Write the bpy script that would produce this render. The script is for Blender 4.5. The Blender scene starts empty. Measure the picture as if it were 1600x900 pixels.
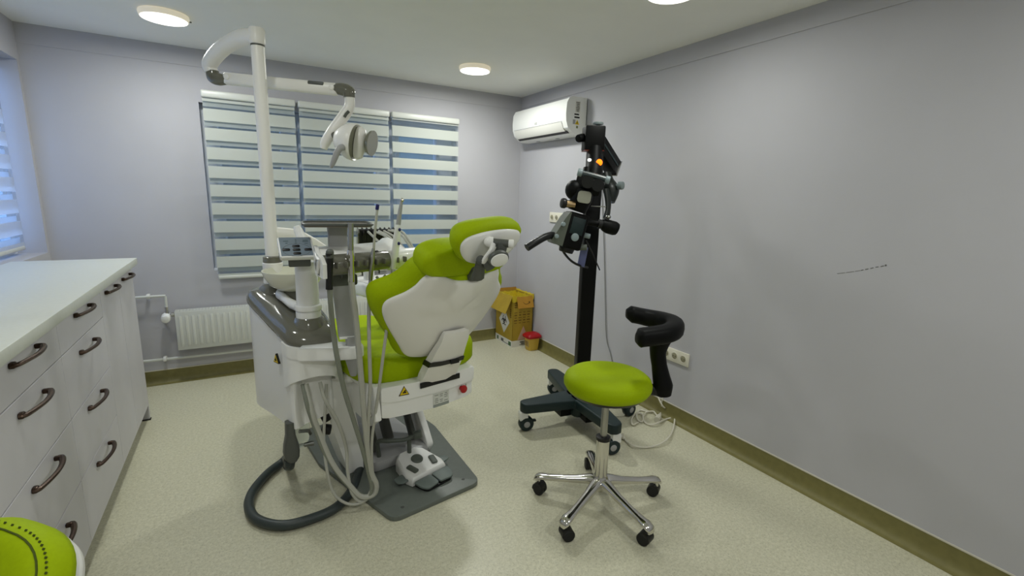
import bpy, bmesh, math, random
from mathutils import Vector as V, Matrix as M
random.seed(7)
sc = bpy.context.scene
COL = sc.collection

# ------------------------------------------------------------------ camera, sky, lights, exposure
FPX = 733.48
CAM = V((0.0, 0.0, 1.45))
CR, CU, CF = V((0.86899, -0.49403, 0.02987)), V((0.06999, 0.18242, 0.98073)), V((0.49006, 0.85013, -0.19311))
CF = CF.normalized(); CR = (CR - CF*CR.dot(CF)).normalized(); CU = CR.cross(CF)
cam = bpy.data.cameras.new('camera'); cam_o = bpy.data.objects.new('camera', cam); COL.objects.link(cam_o)
cam.sensor_width = 36; cam.lens = FPX/1600*36; cam.clip_start = 0.02
cam_o.matrix_world = M(((CR.x, CU.x, -CF.x, CAM.x), (CR.y, CU.y, -CF.y, CAM.y), (CR.z, CU.z, -CF.z, CAM.z), (0, 0, 0, 1)))
sc.camera = cam_o
def ray(x, y): return CF + CR*((x-800)/FPX) - CU*((y-450)/FPX)
def at(x, y, d):
    """point on the sight line of pixel x, y at horizontal distance d from the camera"""
    r = ray(x, y); return CAM + r*(d/math.hypot(r.x, r.y))

world = bpy.data.worlds.new('sky'); sc.world = world; world.use_nodes = True
bg = world.node_tree.nodes['Background']; bg.inputs[0].default_value = (0.30, 0.52, 1.0, 1); bg.inputs[1].default_value = 2.7

H, RX, BY, LX, FY = 2.379, 2.433, 4.137, -1.103, -1.6      # ceiling, right, back, left and front wall
LIGHTS = [(-0.295, 3.43), (1.585, 3.40), (1.73, 1.66), (-0.30, 1.66), (1.70, -0.35), (-0.30, -0.35)]
LAMP_W = [8.5, 13.0, 5.0, 4.5, 11.0, 9.5]
def area_lamp(x, y, w):
    l = bpy.data.lights.new('lamp_light', 'AREA'); l.shape = 'DISK'; l.size = 0.205; l.energy = w
    l.color = (0.975, 1.0, 0.945)
    o = bpy.data.objects.new('lamp_light', l); COL.objects.link(o); o.location = (x, y, H-0.0345); return o
for (x, y), w in zip(LIGHTS, LAMP_W): area_lamp(x, y, w)
vs = sc.view_settings; vs.view_transform = 'Standard'; vs.look = 'None'; vs.gamma = 1; vs.use_curve_mapping = False
vs.exposure = 0.36

# ------------------------------------------------------------------ materials
def lin(c):
    return tuple((v/255/12.92 if v/255 <= 0.04045 else ((v/255+0.055)/1.055)**2.4) for v in c)
MATS = {}
def mat(name, rgb, rough=0.5, metal=0.0, noise=0.0, scale=20, bump=0.0, coat=0.0, trans=0.0, alpha=1.0, emit=None, es=0.0, spec=0.5, rgb2=None, sheen=0.0, ior=1.45):
    if name in MATS: return MATS[name]
    m = bpy.data.materials.new(name); m.use_nodes = True; nt = m.node_tree; b = nt.nodes['Principled BSDF']
    c = (*lin(rgb), 1)
    b.inputs['Base Color'].default_value = c; b.inputs['Roughness'].default_value = rough; b.inputs['Metallic'].default_value = metal
    b.inputs['Coat Weight'].default_value = coat; b.inputs['Transmission Weight'].default_value = trans; b.inputs['Alpha'].default_value = alpha
    b.inputs['Specular IOR Level'].default_value = spec; b.inputs['IOR'].default_value = ior
    if sheen: b.inputs['Sheen Weight'].default_value = sheen
    if emit: b.inputs['Emission Color'].default_value = (*lin(emit), 1); b.inputs['Emission Strength'].default_value = es
    if noise or bump:
        tc = nt.nodes.new('ShaderNodeTexCoord'); n = nt.nodes.new('ShaderNodeTexNoise'); n.inputs['Scale'].default_value = scale; n.inputs['Detail'].default_value = 4
        nt.links.new(tc.outputs['Object'], n.inputs['Vector'])
        if noise:
            mx = nt.nodes.new('ShaderNodeMix'); mx.data_type = 'RGBA'
            k = lin(rgb2) if rgb2 else tuple(v*(1-noise) for v in c[:3])
            mx.inputs['A'].default_value = c; mx.inputs['B'].default_value = (*k, 1)
            rp = nt.nodes.new('ShaderNodeValToRGB'); rp.color_ramp.elements[0].position = 0.38; rp.color_ramp.elements[1].position = 0.64
            nt.links.new(n.outputs['Fac'], rp.inputs['Fac']); nt.links.new(rp.outputs['Color'], mx.inputs['Factor'])
            nt.links.new(mx.outputs['Result'], b.inputs['Base Color'])
        if bump:
            bp = nt.nodes.new('ShaderNodeBump'); bp.inputs['Strength'].default_value = bump; bp.inputs['Distance'].default_value = 0.002
            nt.links.new(n.outputs['Fac'], bp.inputs['Height']); nt.links.new(bp.outputs['Normal'], b.inputs['Normal'])
    MATS[name] = m; return m
def fabric(name, rgb, transl, alpha=1.0):
    """blind cloth: diffuse plus light passing through, optionally gauzy"""
    m = bpy.data.materials.new(name); m.use_nodes = True; nt = m.node_tree; nt.nodes.clear()
    out = nt.nodes.new('ShaderNodeOutputMaterial'); d = nt.nodes.new('ShaderNodeBsdfDiffuse'); t = nt.nodes.new('ShaderNodeBsdfTranslucent')
    d.inputs['Color'].default_value = (*lin(rgb), 1); t.inputs['Color'].default_value = (*lin(rgb), 1)
    mx = nt.nodes.new('ShaderNodeMixShader'); mx.inputs[0].default_value = transl
    nt.links.new(d.outputs[0], mx.inputs[1]); nt.links.new(t.outputs[0], mx.inputs[2])
    last = mx
    if alpha < 1:
        tr = nt.nodes.new('ShaderNodeBsdfTransparent'); m2 = nt.nodes.new('ShaderNodeMixShader'); m2.inputs[0].default_value = alpha
        nt.links.new(tr.outputs[0], m2.inputs[1]); nt.links.new(mx.outputs[0], m2.inputs[2]); last = m2
    nt.links.new(last.outputs[0], out.inputs['Surface']); return m

WALL = mat('wall_paint', (186, 185, 190), 0.75, noise=0.03, scale=3, bump=0.05)
CEIL = mat('ceiling_paint', (240, 240, 236), 0.8, noise=0.02, scale=4)
WHITE = mat('white_plastic', (240, 240, 237), 0.28, coat=0.2)
WMETAL = mat('white_enamel', (208, 210, 204), 0.35)
SHELL = mat('white_shell', (240, 238, 232), 0.33)
PANELW = mat('white_laminate', (205, 203, 208), 0.45, noise=0.03, scale=9)
TOPW = mat('worktop_laminate', (208, 211, 203), 0.4, noise=0.03, scale=60)
GREEN = mat('lime_upholstery', (160, 184, 0), 0.6, noise=0.06, scale=150, bump=0.12, spec=0.15)
SEAM = mat('seam_thread', (72, 84, 6), 0.8)
GGLOSS = mat('grey_gloss', (104, 103, 92), 0.13, coat=0.5)
DGREY = mat('grey_plastic', (84, 87, 82), 0.45)
MGREY = mat('mid_grey_plastic', (164, 164, 164), 0.4)
PLATE = mat('grey_base_paint', (104, 110, 104), 0.42, noise=0.06, scale=40)
BLACK = mat('black_plastic', (14, 14, 15), 0.4)
BMATTE = mat('black_satin', (4, 5, 5), 0.5, spec=0.2)
TEAL = mat('dark_teal_paint', (20, 40, 42), 0.45)
RUBBER = mat('black_rubber', (20, 21, 22), 0.6)
CHROME = mat('chrome', (214, 212, 206), 0.12, metal=1.0)
STEEL = mat('brushed_steel', (168, 168, 164), 0.3, metal=1.0)
BRONZE = mat('bronze_handle', (74, 58, 48), 0.35, metal=0.75, noise=0.3, scale=30)
HOSE = mat('pale_grey_hose', (178, 178, 168), 0.45)
HOSED = mat('grey_green_hose', (128, 132, 120), 0.45)
DHOSE = mat('dark_hose', (54, 62, 62), 0.42)
TAUPE = mat('taupe_tray', (118, 110, 100), 0.4)
OLIVE = mat('olive_skirting', (122, 116, 68), 0.5, noise=0.12, scale=30)
RED = mat('red_plastic', (170, 10, 14), 0.3, coat=0.3)
REDM = mat('red_lid', (165, 16, 26), 0.4)
YEL = mat('yellow_sign', (228, 196, 20), 0.5)
CARD = mat('yellow_card', (178, 150, 48), 0.7, noise=0.1, scale=12)
CARDB = mat('brown_card', (180, 132, 42), 0.75, noise=0.1, scale=12)
BAG = mat('yellow_bag', (206, 182, 40), 0.35, noise=0.1, scale=25, bump=0.4)
TUB = mat('yellow_tub', (204, 170, 70), 0.45)
INK = mat('black_print', (22, 20, 16), 0.7)
GINK = mat('grey_print', (96, 96, 92), 0.7)
PAPER = mat('white_paper', (224, 222, 214), 0.6)
BLUEG = mat('blue_grey_keypad', (120, 134, 146), 0.4)
CAPW = mat('pale_blue_cap', (142, 156, 160), 0.4)
ORANGE = mat('orange_lamp', (255, 120, 20), 0.5, emit=(255, 105, 8), es=2.2)
WLED = mat('white_led', (240, 240, 240), 0.5, emit=(240, 240, 235), es=1.0)
NAVY = mat('navy_cap', (24, 26, 92), 0.4)
GLASSY = mat('clear_plastic', (226, 232, 230), 0.08, trans=0.85, ior=1.2)
BRASS = mat('brass', (186, 160, 120), 0.25, metal=1.0)
BOWL = mat('cream_bowl', (226, 226, 208), 0.15, coat=0.5)
REFL = mat('lamp_reflector', (150, 150, 134), 0.25, metal=0.7)
DIFF = mat('lamp_diffuser', (250, 250, 246), 0.5, emit=(255, 250, 238), es=2.0)
DRUM = mat('lamp_drum', (236, 232, 222), 0.5, emit=(255, 240, 205), es=0.25)
FRAMEB = mat('pvc_frame', (214, 218, 224), 0.35)
PANE = mat('window_pane', (235, 245, 250), 0.02, trans=1.0, ior=1.1, alpha=0.35)
DARKB = mat('dark_backdrop', (24, 34, 30), 0.9, noise=0.35, scale=3)  # colour of the added backdrop wall, dark to dim the blind gaps
CLOTH = fabric('blind_cloth', (216, 220, 214), 0.32)
CLOTHB = fabric('backlit_blind_cloth', (226, 230, 236), 0.6)
GAUZE = fabric('blind_gauze', (160, 176, 190), 0.5, 0.17)
SCREW = mat('screw_metal', (120, 122, 118), 0.3, metal=0.8)

def floor_mat():
    m = bpy.data.materials.new('vinyl_floor'); m.use_nodes = True; nt = m.node_tree; b = nt.nodes['Principled BSDF']
    tc = nt.nodes.new('ShaderNodeTexCoord')
    n1 = nt.nodes.new('ShaderNodeTexNoise'); n1.inputs['Scale'].default_value = 70; n1.inputs['Detail'].default_value = 5; n1.inputs['Roughness'].default_value = 0.65
    n2 = nt.nodes.new('ShaderNodeTexNoise'); n2.inputs['Scale'].default_value = 160; n2.inputs['Detail'].default_value = 2
    for n in (n1, n2): nt.links.new(tc.outputs['Object'], n.inputs['Vector'])
    r1 = nt.nodes.new('ShaderNodeValToRGB'); e = r1.color_ramp.elements
    e[0].position = 0.30; e[0].color = (*lin((190, 187, 162)), 1); e[1].position = 0.70; e[1].color = (*lin((216, 213, 190)), 1)
    nt.links.new(n1.outputs['Fac'], r1.inputs['Fac'])
    r2 = nt.nodes.new('ShaderNodeValToRGB'); e = r2.color_ramp.elements
    e[0].position = 0.30; e[0].color = (0.72, 0.72, 0.70, 1); e[1].position = 0.44; e[1].color = (1, 1, 1, 1)
    nt.links.new(n2.outputs['Fac'], r2.inputs['Fac'])
    mx = nt.nodes.new('ShaderNodeMix'); mx.data_type = 'RGBA'; mx.blend_type = 'MULTIPLY'; mx.inputs['Factor'].default_value = 1
    nt.links.new(r1.outputs['Color'], mx.inputs['A']); nt.links.new(r2.outputs['Color'], mx.inputs['B'])
    nt.links.new(mx.outputs['Result'], b.inputs['Base Color']); b.inputs['Roughness'].default_value = 0.36; b.inputs['Specular IOR Level'].default_value = 0.4
    return m
FLOOR = floor_mat()

# ------------------------------------------------------------------ shape helpers
I4 = M.Identity(4)
def frame(o, x, y):
    x = V(x).normalized(); y = V(y); z = x.cross(y).normalized(); y = z.cross(x)
    o = V(o); return M(((x.x, y.x, z.x, o.x), (x.y, y.y, z.y, o.y), (x.z, y.z, z.z, o.z), (0, 0, 0, 1)))
def T(x, y, z, rz=0, rx=0, ry=0): return M.Translation((x, y, z)) @ M.Rotation(rz, 4, 'Z') @ M.Rotation(ry, 4, 'Y') @ M.Rotation(rx, 4, 'X')
def catmull(p, n=6, closed=False):
    p = [V(q) for q in p]; out = []; L = len(p)
    for i in range(L if closed else L-1):
        if closed: a, b, c, d = p[(i-1) % L], p[i], p[(i+1) % L], p[(i+2) % L]
        else:
            b, c = p[i], p[i+1]; a = p[i-1] if i else b*2-c; d = p[i+2] if i+2 < L else c*2-b
        for k in range(n):
            t = k/n
            out.append(((b*2) + (c-a)*t + (a*2-b*5+c*4-d)*t*t + (b*3-a-c*3+d)*t**3)*0.5)
    if not closed: out.append(p[-1])
    return out
class B:
    def __init__(s, F=I4): s.bm = bmesh.new(); s.F = F
    def _add(s, t, X=I4):
        me = bpy.data.meshes.new('tmp'); bmesh.ops.recalc_face_normals(t, faces=t.faces); t.to_mesh(me); t.free(); me.transform(s.F @ X); s.bm.from_mesh(me); bpy.data.meshes.remove(me); return s
    def box(s, c, sz, X=I4, bev=0.0, seg=2):
        t = bmesh.new(); bmesh.ops.create_cube(t, size=1, matrix=M.Translation(c) @ M.Diagonal((*sz, 1)))
        if bev: bmesh.ops.bevel(t, geom=t.edges[:], offset=min(bev, min(sz)*0.49), segments=seg, affect='EDGES', profile=0.5, clamp_overlap=True)
        return s._add(t, X)
    def prism(s, poly, z0, z1, X=I4, bev=0.0, seg=2, vert_bev=0.0):
        t = bmesh.new(); n = len(poly)
        a = [t.verts.new((p[0], p[1], z0)) for p in poly]; b = [t.verts.new((p[0], p[1], z1)) for p in poly]
        t.faces.new(a[::-1]); t.faces.new(b)
        sides = [t.faces.new((a[i], a[(i+1) % n], b[(i+1) % n], b[i])) for i in range(n)]
        if vert_bev:
            es = [e for e in t.edges if abs(e.verts[0].co.z-e.verts[1].co.z) > 1e-6]
            bmesh.ops.bevel(t, geom=es, offset=vert_bev, segments=4, affect='EDGES', profile=0.5, clamp_overlap=True)
        if bev:
            es = [e for e in t.edges if abs(e.verts[0].co.z-e.verts[1].co.z) < 1e-6]
            bmesh.ops.bevel(t, geom=es, offset=bev, segments=seg, affect='EDGES', profile=0.5, clamp_overlap=True)
        return s._add(t, X)
    def rings(s, rings, cap=True, X=I4, closed=False):
        t = bmesh.new(); R = [[t.verts.new(V(p)) for p in r] for r in rings]; n = len(rings[0])
        m = len(R) if closed else len(R)-1
        for i in range(m):
            a, b = R[i], R[(i+1) % len(R)]
            for j in range(n): t.faces.new((a[j], a[(j+1) % n], b[(j+1) % n], b[j]))
        if cap and not closed:
            for r in (R[0], R[-1]):
                c = t.verts.new(sum((v.co for v in r), V())/n)
                for j in range(n): t.faces.new((r[j], r[(j+1) % n], c))
        return s._add(t, X)
    def lathe(s, prof, X=I4, seg=24, cap=True):
        return s.rings([[(max(r, 1e-5)*math.cos(2*math.pi*k/seg), max(r, 1e-5)*math.sin(2*math.pi*k/seg), z) for k in range(seg)] for r, z in prof], cap, X)
    def cyl(s, a, b, r, r2=None, seg=20, bev=0.0):
        a, b = V(a), V(b); d = b-a; L = d.length; r2 = r if r2 is None else r2
        X = M.Translation(a) @ d.to_track_quat('Z', 'Y').to_matrix().to_4x4()
        pr = [(r, 0), (r2, L)] if not bev else [(r-bev, 0), (r-bev*0.3, bev*0.3), (r, bev), (r2, L-bev), (r2-bev*0.3, L-bev*0.3), (r2-bev, L)]
        return s.lathe(pr, X, seg)
    def tube(s, pts, r, seg=8, n=6, closed=False, smooth=True, flat=1.0, up=None):
        p = catmull(pts, n, closed) if smooth else [V(q) for q in pts]
        L = len(p); rr = r if isinstance(r, (list, tuple)) else None
        rings = []; prev = None
        for i in range(L):
            d = (p[(i+1) % L]-p[i-1]) if (closed or 0 < i < L-1) else (p[1]-p[0] if i == 0 else p[-1]-p[-2])
            d.normalize()
            if prev is None:
                u = V(up) if up else (V((0, 0, 1)) if abs(d.z) < 0.9 else V((1, 0, 0)))
            else: u = prev
            u = (u - d*u.dot(d)).normalized(); prev = u; w = d.cross(u)
            if rr: f = i/(L-1)*(len(rr)-1); k = min(int(f), len(rr)-2); rad = rr[k]+(rr[k+1]-rr[k])*(f-k)
            else: rad = r
            rings.append([p[i] + u*rad*math.cos(2*math.pi*j/seg) + w*rad*flat*math.sin(2*math.pi*j/seg) for j in range(seg)])
        return s.rings(rings, True, I4, closed)
    def pad(s, outline, prof, fn=None, X=I4, c=None):
        """outline: closed 2D loop; prof: list of (inset, height); fn maps (u, v, w) to a point"""
        o = [V((p[0], p[1])) for p in outline]; c = V(c) if c else sum(o, V((0, 0)))/len(o)
        fn = fn or (lambda u, v, w: V((u, v, w)))
        rs = []
        for ins, h in prof:
            ring = []
            for p in o:
                d = p-c; L = max(d.length, 1e-6); q = c + d*max(0.02, 1-ins/L); ring.append(fn(q.x, q.y, h))
            rs.append(ring)
        return s.rings(rs, True, X)
    def ball(s, c, r, X=I4, seg=16):
        t = bmesh.new(); r = r if isinstance(r, (tuple, list)) else (r, r, r)
        bmesh.ops.create_uvsphere(t, u_segments=seg, v_segments=seg//2+2, radius=1, matrix=M.Translation(c) @ M.Diagonal((*r, 1)))
        return s._add(t, X)
def rrect(w, h, r, n=5):
    out = []
    for cx, cy, a in ((w/2-r, h/2-r, 0), (-w/2+r, h/2-r, 90), (-w/2+r, -h/2+r, 180), (w/2-r, -h/2+r, 270)):
        for k in range(n): t = math.radians(a+90*k/(n-1)); out.append((cx+r*math.cos(t), cy+r*math.sin(t)))
    return out
def obj(name, b, m, parent=None, label=None, kind=None, smooth=True, angle=35, **kw):
    bm = b.bm
    if parent is not None:
        bmesh.ops.transform(bm, matrix=parent['_M'].inverted() if isinstance(parent, dict) else world_of(parent).inverted(), verts=bm.verts)
    me = bpy.data.meshes.new(name); bm.to_mesh(me); bm.free(); me.materials.append(m)
    if smooth: me.shade_smooth(); me.set_sharp_from_angle(angle=math.radians(angle))
    o = bpy.data.objects.new(name, me); COL.objects.link(o)
    if parent is not None: o.parent = parent
    if label: o['label'] = label
    if kind: o['kind'] = kind
    for k, v in kw.items(): o[k] = v
    return o
def world_of(o):
    X = o.matrix_basis.copy() if o.parent is None else world_of(o.parent) @ o.matrix_basis
    return X
def thing(name, label, cat, X, group=None):
    o = bpy.data.objects.new(name, None); COL.objects.link(o); o.empty_display_size = 0.05
    o.matrix_basis = X if isinstance(X, M) else M.Translation(X)
    o['label'] = label; o['category'] = cat
    if group: o['group'] = group
    return o
def dup(root, X, label=None):
    r = root.copy(); COL.objects.link(r); r.matrix_basis = X if isinstance(X, M) else M.Translation(X)
    if label: r['label'] = label
    def rec(a, b):
        for ch in [c for c in COL.objects if c.parent == a]:
            d = ch.copy(); COL.objects.link(d); d.parent = b; rec(ch, d)
    rec(root, r); return r
def tag(o, label, cat, group=None):
    o['label'] = label; o['category'] = cat
    if group: o['group'] = group
    return o
def struct(name, b, m, parent=None, **kw): return obj(name, b, m, parent, kind='structure', **kw)
def arc(cx, cy, r, a0, a1, n=8): return [(cx+r*math.cos(math.radians(a0+(a1-a0)*k/n)), cy+r*math.sin(math.radians(a0+(a1-a0)*k/n))) for k in range(n+1)]

# ------------------------------------------------------------------ setting
struct('floor', B().box(((LX+RX)/2, (BY+FY)/2, -0.05), (RX-LX+0.4, BY-FY+0.4, 0.1)), FLOOR)
struct('ceiling', B().box(((LX+RX)/2, (BY+FY)/2, H+0.05), (RX-LX+0.4, BY-FY+0.4, 0.1)), CEIL)
def wall_open(axis, pos, th, a0, a1, o0, o1, z0, z1):
    b = B()
    for (p0, p1, q0, q1) in ((a0, o0, 0, H), (o1, a1, 0, H), (o0, o1, 0, z0), (o0, o1, z1, H)):
        c = ((p0+p1)/2, pos+th/2, (q0+q1)/2) if axis == 'y' else (pos+th/2, (p0+p1)/2, (q0+q1)/2)
        s_ = (p1-p0, abs(th), q1-q0) if axis == 'y' else (abs(th), p1-p0, q1-q0)
        b.box(c, s_)
    return b
WX0, WX1, WZ0, WZ1 = -0.207, 1.742, 0.83, 2.03
struct('wall_back', wall_open('y', BY, 0.22, LX-0.2, RX+0.2, WX0, WX1, WZ0, WZ1), WALL, smooth=False)
wr = struct('wall_right', B().box((RX+0.1, (BY+FY)/2, H/2), (0.2, BY-FY, H)), WALL, smooth=False)
struct('wall_left', wall_open('x', LX, -0.2, FY, BY, 2.35, 4.10, 1.0, 2.16), WALL, smooth=False)
struct('wall_front', B().box(((LX+RX)/2, FY-0.1, H/2), (RX-LX+0.4, 0.2, H)), WALL, smooth=False)
# plasterboard strip above the wall joint
struct('trim_1', B().box((RX-0.003, (BY+FY)/2, (2.277+H)/2), (0.006, BY-FY, H-2.277)), WALL, smooth=False)
struct('trim_2', B().box(((LX+RX)/2, BY-0.0025, (2.262+H)/2), (RX-LX, 0.005, H-2.262)), WALL, smooth=False)
# faint scratch on the right wall
def wallpt(x, y): r = ray(x, y); return CAM + r*((RX-CAM.x)/r.x)
b = B()
sp = [(1308, 427.5), (1322, 426), (1336, 424), (1345, 422.5), (1352, 421), (1360, 419.5), (1368, 417.5), (1376, 416.5), (1384, 414.5)]
for i in range(len(sp)-1):
    p, q = wallpt(*sp[i]), wallpt(*sp[i+1]); q = p + (q-p)*(0.9 if i < 3 else 0.6)
    w = 0.0012 if i < 3 else 0.002
    b.tube([p, (p+q)/2, q], w, seg=4, n=1)
b.ball(wallpt(1384, 414.5), 0.004, seg=6)
struct('scratch', b, mat('scratch_mark', (104, 104, 100), 0.8), wr)
# coved vinyl skirting with a pale bead along its top
cove = [(0, 0.1), (0.004, 0.1), (0.004, 0.045), (0.008, 0.026), (0.016, 0.012), (0.028, 0.004), (0.045, 0.0005), (0, 0.0005)]
def skirting2():
    t = B(); t.rings([[(xx, BY-yy, zz) for yy, zz in cove] for xx in (LX, RX)], True)
    o = struct('baseboard_back', t, OLIVE, angle=50)
    struct('bead', B().box(((LX+RX)/2, BY-0.003, 0.103), (RX-LX, 0.006, 0.006)), mat('skirting_bead', (204, 200, 184), 0.5), o)
skirting2()
def skirting3():
    t = B(); t.rings([[(RX-yy, y, zz) for yy, zz in cove] for y in (FY, BY)], True)
    o = struct('baseboard_right', t, OLIVE, angle=50)
    struct('bead', B().box((RX-0.003, (BY+FY)/2, 0.103), (0.006, BY-FY, 0.006)), MATS['skirting_bead'], o)
skirting3()

# back window: pvc frame, three sashes with panes
wn = struct('window_1', B().box(((WX0+WX1)/2, BY+0.12, WZ0+0.03), (WX1-WX0, 0.07, 0.06)), FRAMEB)
FX = [(-0.105, 0.306), (0.457, 1.033), (1.235, 1.585)]
edges = [WX0, FX[0][0], FX[0][1], FX[1][0], FX[1][1], FX[2][0], FX[2][1], WX1]
b = B().box(((WX0+WX1)/2, BY+0.12, WZ1-0.035), (WX1-WX0, 0.07, 0.07))
for i in range(0, 8, 2):
    b.box(((edges[i]+edges[i+1])/2, BY+0.12, (WZ0+WZ1)/2), (edges[i+1]-edges[i], 0.065, WZ1-WZ0))
struct('window_frame', b, FRAMEB, wn)
for x0, x1 in FX:
    z0, z1 = WZ0+0.06, WZ1-0.07
    f = B()
    for cx, cz, sx, sz in ((x0-0.012, (z0+z1)/2, 0.03, z1-z0+0.02), (x1+0.012, (z0+z1)/2, 0.03, z1-z0+0.02), ((x0+x1)/2, z0, x1-x0, 0.04), ((x0+x1)/2, z1, x1-x0, 0.04)):
        f.box((cx, BY+0.075, cz), (sx, 0.04, sz), bev=0.004)
    so = struct('sash', f, FRAMEB, wn)
    struct('pane', B().box(((x0+x1)/2, BY+0.12, (z0+z1)/2), (x1-x0+0.02, 0.006, z1-z0+0.02)), PANE, so)
struct('window_sill', B().box(((WX0+WX1)/2, BY+0.05, WZ0+0.005), (WX1-WX0, 0.1, 0.02), bev=0.004), FRAMEB, wn)
# left window, set at the outer side of a deep reveal
w2 = struct('window_2', B().box((LX-0.17, 3.225, 1.03), (0.06, 1.75, 0.06)), FRAMEB)
b = B().box((LX-0.17, 3.225, 2.13), (0.06, 1.75, 0.06))
for y in (2.38, 3.225, 4.07): b.box((LX-0.17, y, 1.58), (0.055, 0.06, 1.05))
struct('window_frame', b, FRAMEB, w2)
for y0, y1 in ((2.41, 3.195), (3.255, 4.04)):
    struct('pane', B().box((LX-0.17, (y0+y1)/2, 1.58), (0.006, y1-y0+0.01, 1.05)), PANE, w2)
# dark backdrop wall, added outside to darken the back window
nb = obj('added_dark_wall', B().box((-0.9, BY+2.4, 1.2), (5.2, 0.3, 5.2)), DARKB, smooth=False)
tag(nb, 'added dark backdrop wall outside, seen through the gaps of the left and middle blinds', 'wall')
nb = obj('added_pale_wall', B().box((3.9, BY+2.6, 1.2), (4.6, 0.3, 5.2)), mat('pale_backdrop', (78, 102, 100), 0.9, noise=0.4, scale=5), smooth=False)  # second added backdrop, paler so the right blind's stripes look brighter
tag(nb, 'added bluish backdrop wall outside, seen through the stripes of the right blind', 'wall')

# ------------------------------------------------------------------ ceiling lights
def ceiling_light(x, y, label):
    t = thing('ceiling_light', label, 'ceiling light', (x, y, H), 'round flush ceiling lights')
    X = M.Translation((x, y, H))
    obj('drum', B(X).lathe([(0.105, 0), (0.116, -0.002), (0.118, -0.012), (0.113, -0.029), (0.108, -0.031)], seg=40), DRUM, t)
    obj('diffuser', B(X).lathe([(0.110, -0.029), (0.108, -0.0325), (0.1, -0.0335)], seg=40), DIFF, t)
    obj('screw', B(X).cyl((0.112, 0.03, -0.014), (0.124, 0.033, -0.014), 0.004, seg=8), SCREW, t)
    return t
LL = ['round flush ceiling light above the left end of the blinds', 'round flush ceiling light nearest the air conditioner, smaller of the two fully seen',
      'round flush ceiling light cut by the top edge of the photo above the microscope']
for (x, y), l in zip(LIGHTS[:3], LL): ceiling_light(x, y, l)

# ------------------------------------------------------------------ day and night roller blinds
def roller_blind(x0, x1, y, ztop, zbot, offs, label, X=I4, first=1.985, cloth_m=None):
    CL = cloth_m or CLOTH
    base = X @ V(((x0+x1)/2, y, ztop))
    t = thing('roller_blind', label, 'blind', M.Translation(base) @ X.to_3x3().to_4x4(), 'day and night roller blinds')
    obj('cassette', B(X).box(((x0+x1)/2, y+0.008, ztop-0.022), (x1-x0+0.012, 0.07, 0.05), bev=0.012, seg=3), WMETAL, t)
    P, O = 0.1305, 0.083
    cloth = ztop-0.05; zb = zbot+0.02
    z = first
    def band(nm, z1, z0, yy, m):
        z1 = min(z1, cloth); z0 = max(z0, zb)
        if z1-z0 > 0.003: obj(nm, B(X).box(((x0+x1)/2, yy, (z0+z1)/2), (x1-x0, 0.0012, z1-z0)), m, t, smooth=False)
    zz = z+P
    while zz > zb:
        band('cloth_band', zz, zz-O, y-0.006, CL); band('sheer_band', zz-O, zz-P, y-0.006, GAUZE)
        band('back_cloth_band', zz+offs, zz+offs-O, y+0.010, CL); band('back_sheer_band', zz+offs-O, zz+offs-P, y+0.010, GAUZE)
        zz -= P
    obj('bottom_rail', B(X).box(((x0+x1)/2, y+0.002, zbot+0.012), (x1-x0, 0.024, 0.028), bev=0.009, seg=3), WMETAL, t)
    return t
yb = BY-0.055
blinds = []
blinds += [roller_blind(-0.182, 0.405, yb, 2.103, 0.772, -0.032, 'left blind of the three over the back window, behind the lamp pole')]
blinds += [roller_blind(0.435, 1.118, yb, 2.103, 0.772, -0.032, 'wide middle blind of the three over the back window, behind the operating lamp head')]
blinds += [roller_blind(1.147, 1.745, yb, 2.103, 0.772, 0.0, 'right blind over the back window with wide open sheer stripes', first=1.997)]
# left wall blind: local x runs along the wall
Xl = frame((LX, 0, 0), (0, 1, 0), (-1, 0, 0))
roller_blind(2.40, 4.035, 0.09, 2.13, 1.03, 0.03, 'blue-lit blind on the left wall at the edge of the photo', X=M(((0, -1, 0, LX), (1, 0, 0, 0), (0, 0, 1, 0), (0, 0, 0, 1))), first=1.99, cloth_m=CLOTHB)
# screws of the blind brackets
for x in (-0.15, 0.30, 0.47, 0.98, 1.09, 1.21, 1.70):
    obj('bracket_clip', B().box((x, BY-0.04, 2.105), (0.03, 0.05, 0.008), bev=0.002), MGREY, blinds[0 if x < 0.42 else (1 if x < 1.13 else 2)])

# ------------------------------------------------------------------ radiator and pipes
rx0, rx1, ry, rz0, rz1 = -0.468, 1.02, 4.03, 0.268, 0.553
t = thing('radiator', 'white steel panel radiator below the blinds', 'radiator', ((rx0+rx1)/2, ry, rz0))
zs = [rz0, rz0+0.03, rz0+0.045, rz1-0.045, rz1-0.03, rz1]
b = B(); npitch = 38; pw = (rx1-rx0-0.02)/npitch
b.box(((rx0+rx1)/2, ry+0.004, (rz0+rz1)/2), (rx1-rx0, 0.008, rz1-rz0), bev=0.003)
obj('front_panel', b, WMETAL, t)
for k in range(npitch):
    cx = rx0+0.01+pw*(k+0.5)
    m = B().rings([[(cx-pw*0.27, ry+0.001, z), (cx-pw*0.14, ry-0.005*f, z), (cx+pw*0.14, ry-0.005*f, z), (cx+pw*0.27, ry+0.001, z)] for z, f in ((rz0+0.028, 0), (rz0+0.042, 1), (rz1-0.042, 1), (rz1-0.028, 0))], True)
    obj('rib', m, WMETAL, t)
obj('side_panel', B().box((rx0+0.004, ry+0.04, (rz0+rz1)/2), (0.008, 0.075, rz1-rz0), bev=0.003), WMETAL, t)
obj('side_panel', B().box((rx1-0.004, ry+0.04, (rz0+rz1)/2), (0.008, 0.075, rz1-rz0), bev=0.003), WMETAL, t)
obj('rear_panel', B().box(((rx0+rx1)/2, ry+0.074, (rz0+rz1)/2), (rx1-rx0, 0.008, rz1-rz0-0.03)), WMETAL, t)
g_ = B()
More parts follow.
